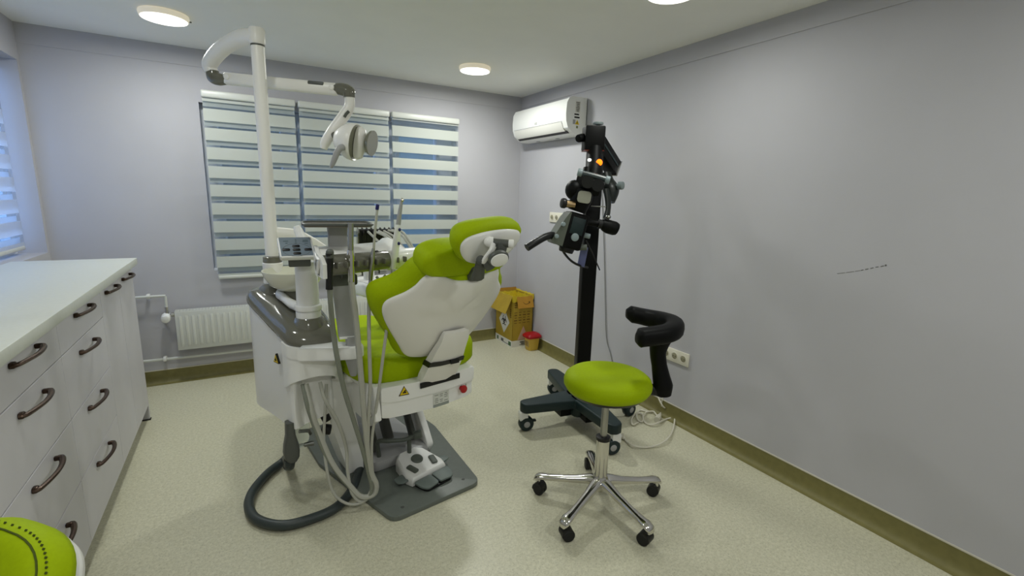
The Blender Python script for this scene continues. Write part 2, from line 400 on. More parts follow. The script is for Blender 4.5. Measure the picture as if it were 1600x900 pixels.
for k in range(75):
    x = rx0+0.02+k*0.0197
    g_.box((x, ry+0.04, rz1+0.001), (0.009, 0.06, 0.004))
for dy in (0.006, 0.024, 0.04, 0.056, 0.074): g_.box(((rx0+rx1)/2, ry+dy, rz1+0.002), (rx1-rx0, 0.006, 0.005))
obj('top_grille', g_, WMETAL, t, kind='stuff')
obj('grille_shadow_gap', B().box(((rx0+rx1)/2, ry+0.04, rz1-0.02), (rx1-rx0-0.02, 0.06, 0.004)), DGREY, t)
v = thing('thermostat_valve', 'white round thermostatic valve at the left end of the radiator', 'valve', (-0.515, 4.06, 0.53))
obj('knob', B().lathe([(0.018, 0.03), (0.026, 0.026), (0.03, 0.0), (0.03, -0.03), (0.026, -0.046), (0.012, -0.05)], X=T(-0.522, 4.05, 0.513, rx=math.radians(-80)) @ M.Rotation(math.pi, 4, 'X')), WHITE, v)
obj('valve_body', B().cyl((-0.515, 4.075, 0.51), (-0.515, 4.075, 0.59), 0.012).cyl((-0.515, 4.07, 0.53), (-0.468, 4.07, 0.53), 0.009), CHROME, v)
obj('union_nut', B().cyl((-0.49, 4.07, 0.53), (-0.474, 4.07, 0.53), 0.016, seg=6), STEEL, v)
o = obj('heating_pipe', B().tube([(-1.09, 4.075, 0.672), (-0.7, 4.075, 0.672), (-0.53, 4.075, 0.672), (-0.517, 4.075, 0.668), (-0.515, 4.075, 0.655), (-0.515, 4.075, 0.585)], 0.009, seg=10, n=3), WMETAL)
tag(o, 'thin white upper heating pipe bending down to the radiator valve', 'pipe')
o2 = obj('heating_pipe', B().tube([(-1.09, 4.085, 0.205), (0.2, 4.085, 0.19), (1.6, 4.085, 0.185)], 0.010, seg=10, n=3).tube([(1.5, 4.085, 0.187), (1.52, 4.085, 0.2), (1.52, 4.085, 0.3), (1.1, 4.085, 0.31)], 0.009, n=3), WMETAL)
tag(o2, 'thin white lower heating pipe along the back wall just above the skirting', 'pipe')
for x, z, p in ((-0.615, 0.672, o), (-0.56, 0.2, o2), (0.3, 0.19, o2)):
    obj('pipe_clip', B().box((x, 4.095, z), (0.022, 0.05, 0.032), bev=0.006), WHITE, p)

# ------------------------------------------------------------------ air conditioner
ay0, ay1 = 3.115, 3.955; az0, az1 = 1.935, 2.215
t = thing('air_conditioner', 'white split air conditioner high on the right wall in the corner', 'air conditioner', (RX, (ay0+ay1)/2, az0))
profA = [(0, az1), (0.13, az1), (0.165, az1-0.012), (0.186, az1-0.05), (0.192, az1-0.13), (0.188, az0+0.10), (0.168, az0+0.05), (0.13, az0+0.018), (0.08, az0), (0, az0)]
pts = [(p[0], p[1]) for p in profA]
b = B(); b.rings([[(RX-0.008-x, y, z) for x, z in pts] for y in (ay0+0.02, ay1-0.0)], True)
obj('body', b, WHITE, t, angle=28)
cap = [(p[0]*1.02, az0-0.003+(p[1]-az0)*1.02) for p in profA]
b = B(); b.rings([[(RX-0.008-x, y, z) for x, z in cap] for y in (ay0, ay0+0.022)], True); obj('side_cap', b, WHITE, t, angle=28)
obj('back_plate', B().box((RX-0.004, (ay0+ay1)/2, (az0+az1)/2), (0.008, ay1-ay0-0.004, az1-az0-0.02)), DGREY, t)
# air flap and its dark slot
fl = frame((RX-0.008-0.178, 0, az0+0.075), (0, 1, 0), (-0.02, 0, -0.05))
obj('air_flap', B().rings([[(RX-0.008-x, y, z) for x, z in ((0.1905, az0+0.095), (0.193, az0+0.095), (0.173, az0+0.047), (0.150, az0+0.026), (0.147, az0+0.028))] for y in (ay0+0.065, ay1-0.03)], True), SHELL, t, angle=60)
obj('air_slot', B().rings([[(RX-0.008-x, y, z) for x, z in ((0.150, az0+0.030), (0.1505, az0+0.026), (0.126, az0+0.0125), (0.12, az0+0.016))] for y in (ay0+0.045, ay1-0.03)], True), BLACK, t)
obj('panel_gap', B().rings([[(RX-0.008-x, y, z) for x, z in ((0.1885, az0+0.1), (0.1903, az0+0.1), (0.1903, az0+0.098), (0.1885, az0+0.098))] for y in (ay0+0.06, ay1-0.03)], True), MGREY, t)
for yy in (3.42, 3.72): obj('clip', B().box((RX-0.06, yy, az0-0.001), (0.025, 0.03, 0.005)), MGREY, t)
def text_mesh(body, size, X, m, name, parent, ext=0.0004, label=None):
    c = bpy.data.curves.new('t', 'FONT'); c.body = body; c.size = size; c.extrude = ext; c.align_x = 'CENTER'; c.align_y = 'CENTER'
    o = bpy.data.objects.new('t', c); COL.objects.link(o); dg = bpy.context.evaluated_depsgraph_get(); me = bpy.data.meshes.new_from_object(o.evaluated_get(dg))
    bpy.data.objects.remove(o); b = B(); me.transform(X); b.bm.from_mesh(me); return obj(name, b, m, parent, label, smooth=False)
# faint logo on the front
Xf = frame((RX-0.008-0.1912, 3.555, az0+0.125), (0, -1, 0), (0, 0, 1))
text_mesh('cic', 0.036, Xf, MGREY, 'logo', t)
# labels on the right side cap (facing -y)
def sidept(dx, z): return (RX-0.008-dx, ay0-0.0008, z)
def sbox(nm, dx, z, w, h, m): return obj(nm, B().box(sidept(dx, z), (w, 0.0012, h)), m, t, smooth=False)
sbox('rating_label', 0.086, az1-0.072, 0.046, 0.085, PAPER)
for k in range(6): sbox('print_line', 0.086, az1-0.040-k*0.0125, 0.036-0.005*(k % 3), 0.006, GINK)
sbox('black_label', 0.094, az1-0.128, 0.045, 0.010, INK); sbox('black_label', 0.090, az1-0.150, 0.05, 0.011, INK)
tri = [(-0.021, -0.017), (0.021, -0.017), (0, 0.021)]
def sign(nm, X, s, m, parent, inner=True):
    o = obj(nm, B(X).prism([(x*s, y*s) for x, y in tri], 0, 0.0008), m, parent, smooth=False); return o
Xs = frame(sidept(0.086, az1-0.187), (1, 0, 0), (0, 0, 1))
sign('warning_triangle', Xs, 0.95, YEL, t); sbox('print_mark', 0.086, az1-0.19, 0.006, 0.016, INK).location.y -= 0.001
sbox('warning_label', 0.116, az1-0.185, 0.024, 0.034, MGREY); sbox('small_label', 0.085, az1-0.222, 0.017, 0.018, mat('olive_label', (120, 128, 84), 0.6))

# ------------------------------------------------------------------ wall sockets (on the right wall)
def wall_socket(yc, zc, n, label):
    w, h = 0.071*n+0.012, 0.088
    t = thing('wall_socket', label, 'socket', (RX, yc, zc), 'white multiple wall sockets')
    X = frame((RX, yc, zc), (0, -1, 0), (0, 0, 1))       # x to the right seen from the room, z out of wall... towards -X
    obj('plate', B(X).box((0, 0, 0.006), (w, h, 0.012), bev=0.004), mat('socket_cream', (226, 222, 206), 0.35), t)
    for k in range(n):
        cx = (k-(n-1)/2)*0.071
        obj('outlet_ring', B(X).lathe([(0.026, 0.011), (0.026, 0.0145), (0.0225, 0.0145), (0.021, 0.004), (0.0, 0.004)], X=M.Translation((cx, 0, 0)), seg=20), MATS['socket_cream'], t)
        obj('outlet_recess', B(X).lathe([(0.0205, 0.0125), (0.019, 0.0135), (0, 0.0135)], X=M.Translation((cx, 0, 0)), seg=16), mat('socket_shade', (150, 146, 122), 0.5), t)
        obj('pin_hole', B(X).cyl((cx-0.0095, 0, 0.0132), (cx-0.0095, 0, 0.0142), 0.003, seg=8).cyl((cx+0.0095, 0, 0.0132), (cx+0.0095, 0, 0.0142), 0.003, seg=8), INK, t)
    return t
wall_socket(2.06, 0.443, 4, 'white multiple socket low on the right wall behind the stool armrest')
wall_socket(3.45, 1.27, 3, 'white triple socket on the right wall below the air conditioner')

# ------------------------------------------------------------------ cabinets and worktop
cx0, cx1 = LX+0.02, -0.5888
HB = None
def pull(parent, y, z, vertical=False):
    """bowed bronze bar pull on a front in the plane x = cx1"""
    L = 0.205
    pts = [(0.0, -L/2), (0.012, -L/2+0.004), (0.024, -L/4), (0.030, 0), (0.027, L/4), (0.016, L/2-0.012), (0.006, L/2-0.002)]
    b = B().tube([(cx1+0.003+p[0], y+p[1], z) for p in pts], [0.0075, 0.0065, 0.006, 0.006, 0.0065, 0.008, 0.006], seg=8, n=4, flat=1.25)
    b.box((cx1+0.006, y-L/2+0.006, z), (0.014, 0.022, 0.018), bev=0.004).box((cx1+0.010, y+L/2-0.012, z), (0.020, 0.014, 0.016), bev=0.004)
    obj('handle', b, BRONZE, parent)
zk, ztop = 0.092, 0.976
def carcass(y0, y1, label, plinth=True):
    t = thing('base_cabinet', label, 'cabinet', ((cx0+cx1)/2, (y0+y1)/2, 0), 'white base cabinets under the worktop')
    obj('carcass', B().box(((cx0+cx1-0.02)/2, (y0+y1)/2, (zk+ztop)/2), (cx1-0.02-cx0, y1-y0-0.001, ztop-zk)), PANELW, t)
    obj('plinth', B().box(((cx0+cx1-0.06)/2, (y0+y1)/2, zk/2), (cx1-0.06-cx0, y1-y0-0.001, zk)), MGREY, t)
    return t
def drawers(t, y0, y1):
    zz = [zk, 0.357, 0.602, 0.843, ztop-0.003]; hz = [0.312, 0.560, 0.795, 0.945]
    for k in range(4):
        d = obj('drawer', B().box((cx1-0.009, (y0+y1)/2, (zz[k]+zz[k+1])/2), (0.018, y1-y0-0.003, zz[k+1]-zz[k]-0.003), bev=0.0015, seg=1), PANELW, t)
        pull(d, (y0+y1)/2, hz[k])
t = carcass(2.755, 3.505, 'white two-door base cabinet at the far end of the worktop')
for y0, y1 in ((2.755, 3.13), (3.13, 3.505)):
    d = obj('door', B().box((cx1-0.009, (y0+y1)/2, (zk+ztop)/2), (0.018, y1-y0-0.003, ztop-zk-0.003), bev=0.0015, seg=1), PANELW, t)
    pull(d, (y0+y1)/2, 0.94)
fo = obj('side_foot', B().box((cx1-0.03, 3.494, 0.050), (0.06, 0.020, 0.088)), PANELW, t, smooth=False)
obj('foot_pad', B().box((cx1-0.028, 3.49, 0.003), (0.066, 0.03, 0.006)), BLACK, fo, smooth=False)
t = carcass(2.155, 2.755, 'white four-drawer base cabinet beside the two-door cabinet'); drawers(t, 2.155, 2.755)
t = carcass(1.555, 2.155, 'white four-drawer base cabinet half behind the green foreground stool'); drawers(t, 1.555, 2.155)
t = carcass(0.955, 1.555, 'white base cabinet nearest the camera at the left edge'); drawers(t, 0.955, 1.555)
o = obj('worktop', B().box(((LX-0.5615)/2, (0.9+3.526)/2, 0.9985), (-0.5615-LX, 3.526-0.9, 0.040), bev=0.003), TOPW)
tag(o, 'long pale worktop across the white cabinets on the left', 'worktop')

# ------------------------------------------------------------------ patient chair: local frame, x across, y towards the feet
CYAW = 0.17; CO = (0.715, 1.93)
CF_ = T(CO[0], CO[1], 0, CYAW)
ch = thing('dental_chair', 'lime green reclining dental chair with white back shell and grey floor plate', 'dental chair', CF_)
C = lambda X=I4: B(CF_ @ X)
# floor plate
pl = [(-0.21, -0.045), (0.215, -0.045), (0.245, -0.02), (0.352, 0.60), (0.34, 0.95), (0.28, 1.02), (-0.28, 1.02), (-0.34, 0.95), (-0.352, 0.60), (-0.24, -0.02)]
obj('floor_plate', C().prism(pl, 0, 0.024, bev=0.007, vert_bev=0.02), PLATE, ch)
for x, y in ((-0.165, 0.005), (0.18, 0.02), (-0.28, 0.62), (0.29, 0.62)):
    obj('floor_screw', C().lathe([(0.0085, 0.023), (0.0085, 0.0255), (0.004, 0.0255), (0.003, 0.0245), (0, 0.0245)], X=M.Translation((x, y, 0)), seg=12), DGREY, ch)
# lift: base cover, scissor arms, carriage
obj('lift_cover', C().prism([(-0.17, 0.33), (0.17, 0.33), (0.15, 0.95), (-0.15, 0.95)], 0.022, 0.085, bev=0.02, vert_bev=0.03), MGREY, ch)
for sx in (-0.11, 0.11):
    obj('lift_arm', C().tube([(sx, 0.42, 0.09), (sx, 0.66, 0.46)], 0.035, seg=10, smooth=False, flat=0.5), DGREY, ch)
obj('lift_arm', C(frame((0.165, 0.36, 0.06), (0.0, 0.35, 0.40), (0, -0.4, 0.35))).prism([(-0.03, -0.045), (0.15, -0.05), (0.5, -0.03), (0.5, 0.05), (0.10, 0.055), (-0.01, 0.045)], -0.02, 0.02, bev=0.008, vert_bev=0.02), WHITE, ch, label='white right lift arm')
obj('lift_cylinder', C().cyl((0, 0.5, 0.09), (0, 0.72, 0.42), 0.03), DGREY, ch)
obj('carriage', C().box((0, 0.55, 0.475), (0.36, 0.8, 0.05), bev=0.015), DGREY, ch)
# rear skirt: bowed white cover, in two steps
def bow(w, y0, d, n=14): return [(-w+2*w*k/n, y0-d*(1-(2*k/n-1)**2)) for k in range(n+1)]
def skirt(w, y0, d, z0, z1, y1=0.86, bev=0.012):
    return C().prism(bow(w, y0, d)+[(w, y1), (-w, y1)], z0, z1, bev=bev, seg=3)
obj('rear_skirt', skirt(0.243, 0.03, 0.028, 0.545, 0.618), WHITE, ch)
obj('rear_skirt', skirt(0.238, 0.04, 0.028, 0.468, 0.548), WHITE, ch)
obj('skirt_step', skirt(0.240, 0.036, 0.026, 0.536, 0.552, bev=0.003), WHITE, ch)
def skirt_pt(x, z, off=0.0): y = 0.04-0.028*(1-(x/0.238)**2)-off; return (x, y, z)
def skirt_frame(x, z, off=0.001, up=True, w=0.238, y0=0.04): 
    sl = 2*0.028*x/(w*w); return CF_ @ frame((x, y0-0.028*(1-(x/w)**2)-off, z), (1, sl, 0), (0, 0, 1))
# slot under the back strut
obj('strut_slot', B(skirt_frame(0.035, 0.598, 0.0005, w=0.243, y0=0.03)).box((0, 0, 0.0005), (0.215, 0.026, 0.006), bev=0.002), BLACK, ch)
obj('emergency_button', B(skirt_frame(0.163, 0.522, 0.0)).lathe([(0.011, 0), (0.011, 0.014), (0.019, 0.016), (0.020, 0.022), (0.017, 0.028), (0.008, 0.029), (0, 0.029)], seg=20), RED, ch)
obj('button_ring', B(skirt_frame(0.180, 0.530, 0.0)).lathe([(0.018, 0), (0.018, 0.003), (0.014, 0.003), (0.014, 0)], seg=20, cap=False), STEEL, ch)
npl = obj('nameplate', B(skirt_frame(0.045, 0.508, 0.0006)).box((0, 0, 0.0006), (0.086, 0.052, 0.0016)), mat('silver_label', (214, 216, 208), 0.35), ch)
for r_ in range(5):
    for c_ in range(3):
        if (r_*3+c_) % 4 != 3: obj('print_line', B(skirt_frame(0.045, 0.508, 0.0022)).box((-0.026+0.026*c_, 0.018-0.009*r_, 0), (0.02-0.003*((r_+c_) % 3), 0.0022, 0.0008)), GINK, npl, smooth=False)
obj('label_tape', B(skirt_frame(0.045, 0.474, 0.0006)).box((0, 0, 0.0005), (0.086, 0.014, 0.0012)), mat('grey_tape', (146, 152, 146), 0.4), ch)
sg = obj('warning_sign', B(skirt_frame(-0.145, 0.588, 0.0008, w=0.243, y0=0.03)).prism([(x*1.15, y*1.15) for x, y in tri], 0, 0.001), INK, ch, smooth=False)
obj('sign_face', B(skirt_frame(-0.145, 0.588, 0.0022, w=0.243, y0=0.03)).prism([(x*0.92, y*0.92) for x, y in tri], 0, 0.0008), YEL, sg, smooth=False)
obj('sign_mark', B(skirt_frame(-0.145, 0.588, 0.0034, w=0.243, y0=0.03)).box((0.001, -0.006, 0), (0.016, 0.006, 0.0006)).box((0.003, -0.001, 0), (0.010, 0.006, 0.0006), X=M.Rotation(0.6, 4, 'Z')), INK, sg, smooth=False)
# left side panel with bolts and the small dome
obj('side_panel', C().prism([(0.03, 0.47), (0.055, 0.62), (0.46, 0.62), (0.5, 0.47), (0.36, 0.42), (0.10, 0.42)], -0.27, -0.242, X=M(((0, 0, 1, 0), (1, 0, 0, 0), (0, 1, 0, 0), (0, 0, 0, 1))), bev=0.006), WHITE, ch)
for y, z in ((0.085, 0.575), (0.08, 0.485)): obj('bolt', C().cyl((-0.262, y, z), (-0.278, y, z), 0.011, bev=0.004, seg=14), CHROME, ch)
obj('dome_cap', C().ball((-0.285, 0.28, 0.60), (0.03, 0.03, 0.03)), WHITE, ch)
# seat and leg cushion
def seatfn(u, v, w):
    z = 0.655 - 0.03*max(0, min(1, (v-0.25)/0.35))
    if v > 0.55: z -= 0.10*((v-0.55)/0.8)
    z += 0.02*(u/0.3)**2
    return V((u, v, z+w))
so = [(0, 0.06), (0.14, 0.06), (0.25, 0.085), (0.305, 0.14), (0.318, 0.26), (0.30, 0.42), (0.275, 0.60), (0.245, 0.85), (0.225, 1.10), (0.20, 1.28), (0.13, 1.36), (0, 1.37)]
so = so + [(-x, y) for x, y in so[-2:0:-1]]
so = [(p.x, p.y) for p in catmull([(x, y, 0) for x, y in so], 3, True)]
sp_ = [(0.05, -0.055), (0.012, -0.05), (0, -0.035), (0, 0.035), (0.008, 0.055), (0.03, 0.072), (0.09, 0.078), (0.2, 0.07)]
obj('seat_cushion', C().pad(so, sp_, seatfn, c=(0, 0.6)), GREEN, ch, angle=60)
obj('seat_base', C().pad(so, [(0.10, -0.085), (0.045, -0.08), (0.03, -0.05)], seatfn, c=(0, 0.6)), WHITE, ch)
# backrest: shell frame u across, v up along the back, w out of the back (towards the camera)
bA = V((0, -0.02, 0.73)); bS = V((0, -0.5523, 0.8336)); bN = V((0, -0.8336, -0.5523))
def backfn(off=0.0, curv=0.085):
    def f(u, v, w):
        q = bA + bS*v + V((u, 0, 0)); return q + bN*(off + w - curv*(u/0.285)**2 - 0.012*((v-0.24)/0.24)**2)
    return f
half = [(0.0, -0.008), (0.10, -0.006), (0.145, 0.012), (0.185, 0.075), (0.232, 0.15), (0.268, 0.215), (0.284, 0.265), (0.281, 0.305), (0.262, 0.335), (0.226, 0.374), (0.198, 0.415), (0.182, 0.452), (0.158, 0.481), (0.135, 0.482), (0.10, 0.470), (0.05, 0.454), (0, 0.45)]
def sym(h): return h + [(-x, y) for x, y in h[-2:0:-1]]
def smooth2(o, n=3): return [(p.x, p.y) for p in catmull([(x, y, 0) for x, y in o], n, True)]
ol = smooth2(sym(half))
obj('back_shell', C().pad(ol, [(0.02, -0.02), (0.003, -0.014), (0, -0.006), (0.004, 0.001), (0.014, 0.006), (0.06, 0.010), (0.14, 0.012)], backfn(), c=(0, 0.24)), SHELL, ch, angle=60)
gh = [(x*1.055+(0.006 if x else 0), y+(0.012 if y > 0.40 else (-0.012 if y < 0.02 else 0.008))) for x, y in half]
gol = smooth2(sym(gh))
obj('back_cushion', C().pad(gol, [(0.03, -0.008), (0.006, -0.012), (-0.010, -0.03), (-0.016, -0.055), (-0.010, -0.085), (0.006, -0.102), (0.03, -0.112), (0.09, -0.112)], backfn(), c=(0, 0.24)), GREEN, ch, angle=60)
# strut of the back with its strap
def strut_ring(y, z, w, th, ny=-0.95): return [V((u, y + (0.010 if abs(u) > w*0.8 else 0) + (th if k else 0), z + 0.0)) for k, us in ((0, (-w, -w*0.85, -w*0.4, w*0.4, w*0.85, w)), (1, (w, w*0.4, -w*0.4, -w))) for u in us]
st = [(-0.148, 0.878, 0.052, 0.010), (-0.160, 0.872, 0.062, 0.02), (-0.150, 0.835, 0.068, 0.03), (-0.112, 0.775, 0.077, 0.04), (-0.078, 0.715, 0.085, 0.05), (-0.035, 0.65, 0.090, 0.05), (-0.008, 0.61, 0.093, 0.04), (0.004, 0.592, 0.094, 0.03)]
sx0 = 0.025
obj('back_strut', C(M.Translation((sx0, 0, 0))).rings([strut_ring(y, z, w, th) for y, z, w, th in st]), SHELL, ch, angle=50)
obj('strap', C(M.Translation((sx0, 0, 0))).rings([strut_ring(y-0.004, z, w+0.004, th+0.008) for y, z, w, th in ((-0.086, 0.727, 0.0835, 0.05), (-0.072, 0.703, 0.0865, 0.05))]).box((0.03, -0.088, 0.716), (0.045, 0.008, 0.022), X=I4, bev=0.003), BLACK, ch, label='black strap round the strut')
# neck cushion between backrest and headrest
def superel(a, b_, n, e): return [(a*math.copysign(abs(math.cos(2*math.pi*k/n))**e, math.cos(2*math.pi*k/n)), b_*math.copysign(abs(math.sin(2*math.pi*k/n))**e, math.sin(2*math.pi*k/n))) for k in range(n)]
nk = B(CF_ @ frame((-0.01, -0.245, 1.207), (1, 0, 0), (0, -0.45, 0.89)))
nk.pad(superel(0.20, 0.068, 32, 0.7), [(0.02, -0.055), (0.006, -0.05), (0, -0.035), (0, 0.02), (0.006, 0.038), (0.02, 0.046), (0.04, 0.048)])
ncu = obj('neck_cushion', nk, GREEN, ch, angle=60)
obj('seam', B(CF_ @ frame((-0.01, -0.245, 1.207), (1, 0, 0), (0, -0.45, 0.89))).tube([(-0.115, 0.061*math.cos(a), 0.062*math.sin(a)*0.8-0.004) for a in [math.pi*k/8 for k in range(9)]], 0.0022, seg=5, n=2), SEAM, ncu)
obj('back_bracket', C().box((0.035, -0.262, 1.145), (0.06, 0.04, 0.07), bev=0.012), DGREY, ch)
# headrest
hX = CF_ @ frame((0.004, -0.372, 1.284), (0.98, -0.06, 0.10), (-0.10, -0.50, 0.85)) @ M.Scale(0.92, 4)     # u across, v up, w towards camera-below
hh = [(0, -0.088), (0.06, -0.084), (0.108, -0.060), (0.138, -0.018), (0.150, 0.020), (0.146, 0.048), (0.122, 0.070), (0.065, 0.083), (0, 0.086)]
ho = smooth2(sym(hh))
head = obj('headrest', B(hX).pad(ho, [(0.03, -0.055), (0.008, -0.05), (-0.004, -0.03), (-0.008, 0.0), (-0.003, 0.022), (0.01, 0.034), (0.04, 0.04)], c=(0, 0)), GREEN, ch, angle=60)
obj('headrest_shell', B(hX).pad([(x*0.93, y*0.90-0.003) for x, y in ho], [(0.01, 0.025), (0.0, 0.032), (0.001, 0.040), (0.008, 0.048), (0.03, 0.053), (0.06, 0.053)], c=(0, 0)), WHITE, head, angle=60)
hD = 1.665
cdir = lambda p: (CAM-p).normalized()
for x_, y_, r_ in ((765, 378, 0.019), (797, 381, 0.016)):
    obj('hinge_barrel', B().tube([at(x_-5, y_-0.5, hD+.01), at(x_, y_, hD), at(x_+5, y_+0.5, hD)], [r_*0.8, r_, r_], seg=14), WHITE, head)
obj('hinge_pin', B().cyl(at(768, 378.5, hD), at(796, 381, hD), 0.0145), DGREY, head)
obj('headrest_arm', B().tube([at(771, 381, hD-.01), at(768, 391, hD-.02), at(761, 401, hD-.02), at(755, 410, hD-.01)], 0.0125, seg=10, flat=0.7), WHITE, head)
obj('headrest_arm', B().tube([at(784, 379, hD), at(783, 390, hD), at(776, 402, hD), at(766, 413, hD), at(757, 417, hD)], 0.021, seg=10, flat=0.7), DGREY, head)
kc = at(778.5, 403, hD-.03); kz = (cdir(kc)*0.7 + CR*0.35 - V((0, 0, 0.6))).normalized()
KXf = frame(kc, V((-kz.y, kz.x, 0)), kz.cross(V((-kz.y, kz.x, 0))))
kn = obj('lock_knob', B(KXf @ M.Scale(0.74, 4) @ M.Scale(1.15, 4, (1, 0, 0))).lathe([(0.034, -0.014), (0.043, -0.008), (0.046, 0.002), (0.044, 0.012), (0.039, 0.016)], seg=28), DGREY, head)
obj('knob_cap', B(KXf @ M.Scale(0.74, 4) @ M.Scale(1.15, 4, (1, 0, 0))).lathe([(0.040, 0.012), (0.038, 0.020), (0.030, 0.023), (0, 0.024)], seg=28), WHITE, kn)
obj('pivot_bolt', B().cyl(at(751, 406, hD+.01), at(751, 406.5, hD-.015), 0.0165, bev=0.004).cyl(at(751, 406.5, hD-.014), at(751, 406.5, hD-.021), 0.009), DGREY, head)
obj('headrest_bracket', B().tube([at(751, 408, hD+.01), at(750, 416, hD+.02), at(748, 425, hD+.04), at(746, 433, hD+.06)], [0.018, 0.021, 0.024, 0.028], seg=10, flat=0.7), DGREY, head)

# ------------------------------------------------------------------ foot control on the floor plate
fX = CF_ @ T(0.035, 0.195, 0.0245, 0.15)
fc = thing('foot_control', 'white foot control with grey pedals standing on the chair floor plate', 'foot control', fX)
FB = lambda X=I4: B(fX @ X)
body = FB(); 
lo = [(-0.105, -0.07), (0.105, -0.07), (0.115, -0.03), (0.085, 0.10), (0.05, 0.13), (-0.05, 0.13), (-0.085, 0.10), (-0.115, -0.03)]
def ring(s_, z, ty): return [(x*s_, y*s_+0.0, z + ty*(y+0.07)) for x, y in lo]
body.rings([ring(1.0, 0.004, 0), ring(1.0, 0.030, 0.12), ring(0.97, 0.040, 0.16), ring(0.90, 0.046, 0.17)])
obj('body', body, WHITE, fc, angle=40)
pX = T(0, 0, 0)
for sx, poly in ((-1, [(-0.105, -0.075), (-0.003, -0.075), (-0.003, -0.150), (-0.075, -0.158), (-0.098, -0.13)]), (1, [(0.105, -0.075), (0.003, -0.075), (0.003, -0.150), (0.075, -0.158), (0.098, -0.13)])):
    obj('pedal', FB(M.Rotation(0.10, 4, 'X')).prism(poly if sx < 0 else poly[::-1], 0.030, 0.042, bev=0.004, vert_bev=0.012), mat('pedal_grey', (108, 118, 114), 0.5), fc)
obj('pedal_base', FB().prism([(-0.095, -0.06), (0.095, -0.06), (0.08, -0.155), (-0.08, -0.155)], 0.0, 0.012, bev=0.003, vert_bev=0.02), BLACK, fc)
obj('side_pedal', FB().prism([(-0.105, -0.045), (-0.105, 0.02), (-0.16, 0.01), (-0.165, -0.03), (-0.14, -0.05)], 0.024, 0.034, bev=0.004, vert_bev=0.01), MATS['pedal_grey'], fc)
obj('side_pedal', FB().prism([(0.10, -0.045), (0.165, -0.03), (0.16, 0.01), (0.10, 0.02)], 0.024, 0.034, bev=0.004, vert_bev=0.01), MATS['pedal_grey'], fc)
obj('round_switch', FB(T(0, 0.035, 0.062, 0, 0.17)).lathe([(0.031, 0), (0.031, 0.008), (0.027, 0.013), (0, 0.014)], seg=24), mat('switch_grey', (86, 92, 84), 0.5), fc)
for sx in (-1, 1): obj('small_switch', FB(T(sx*0.065, -0.015, 0.054, -sx*0.25, 0.16)).prism(rrect(0.032, 0.062, 0.008), 0, 0.010, bev=0.003), MATS['switch_grey'], fc)
obj('bracket', FB().cyl((0, 0.10, 0.06), (0, 0.10, 0.155), 0.011).cyl((0, 0.10, 0.150), (-0.02, 0.13, 0.145), 0.009), MATS['switch_grey'], fc)
obj('handle_rod', FB().tube([(0.02, 0.075, 0.178), (-0.03, 0.10, 0.160), (-0.10, 0.14, 0.165), (-0.13, 0.19, 0.15), (-0.12, 0.20, 0.06)], 0.011, seg=10), MATS['switch_grey'], fc)
obj('handle_knob', FB().cyl((0.01, 0.07, 0.18), (0.04, 0.045, 0.19), 0.022, bev=0.005), MATS['switch_grey'], fc)

# ------------------------------------------------------------------ dental unit: box with gloss cover, pillar, keypad, console
def LP(x, y, z): return CF_ @ V((x, y, z))
un = thing('dental_unit', 'white dental unit box with grey gloss cover, keypad pillar and instrument console beside the chair', 'dental unit', CF_ @ M.Translation((-0.46, 0.45, 0.0)))
plan = [(-0.615, 0.665), (-0.585, 0.49), (-0.555, 0.32), (-0.535, 0.272), (-0.49, 0.245), (-0.44, 0.232), (-0.395, 0.224), (-0.362, 0.236), (-0.345, 0.28), (-0.335, 0.42), (-0.36, 0.64), (-0.40, 0.70), (-0.50, 0.72), (-0.585, 0.71)]
plan = [(p.x, p.y) for p in catmull([(x, y, 0) for x, y in plan], 4, True)]
pc = V((-0.46, 0.47))
def pin(k): return [(pc + (V(p)-pc)*(1-k/(V(p)-pc).length)) for p in plan]
def zt(y): return 0.790 + (y-0.25)*0.30
bx = C()
def rec(p, k): return p.y + k*0.05*max(0, min(1, (p.x+0.53)/0.04))*max(0, min(1, (0.36-p.y)/0.06))
bx.rings([[V((p.x, rec(p, f), z + 0.05*max(0, (p.x+0.5)/0.15)*(k == 0))) for p in pin(0.010)] for k, (z, f) in enumerate(((0.41, 0.9), (0.60, 1), (0.655, 1), (0.665, 0)))] + [[V((p.x, p.y, zt(p.y)+0.005)) for p in pin(0.010)]])
obj('housing', bx, WHITE, un, angle=40)
# bulged front cowl over the recessed lower panel, arched lower edge
fr = [p for p in plan if p[1] < 0.335]
fr.sort(key=lambda p: p[0])
cow = C(); n = len(fr); 
def cowl_ring(off, z0, z1f):
    return None
rows = []
for i, p in enumerate(fr):
    s_ = i/(n-1); zb = 0.600 + 0.055*math.sin(math.pi*min(1, s_*1.05))**0.8 * (1 if s_ < 0.95 else 1)
    d = (V(p)-pc).normalized()
    q0, q1 = V(p)+d*0.010, V(p)-d*0.012
    rows.append([V((q1.x, q1.y, zb)), V((q0.x, q0.y, zb+0.002)), V((q0.x, q0.y, zt(p[1])-0.005)), V((q1.x, q1.y, zt(p[1])))])
cow.rings(rows); obj('front_cowl', cow, WHITE, un, angle=40)
rows2 = [[q + V((0, 0, 0)) for q in r] for r in rows]
band = C(); bandrows = []
for i, p in enumerate(fr):
    d = (V(p)-pc).normalized(); q0, q1 = V(p)+d*0.014, V(p)-d*0.01
    z1 = zt(p[1]); z0 = z1-0.055
    bandrows.append([V((q1.x, q1.y, z0)), V((q0.x, q0.y, z0+0.003)), V((q0.x, q0.y, z1)), V((q1.x, q1.y, z1+0.004))])
band.rings(bandrows); obj('front_band', band, WHITE, un, angle=40)
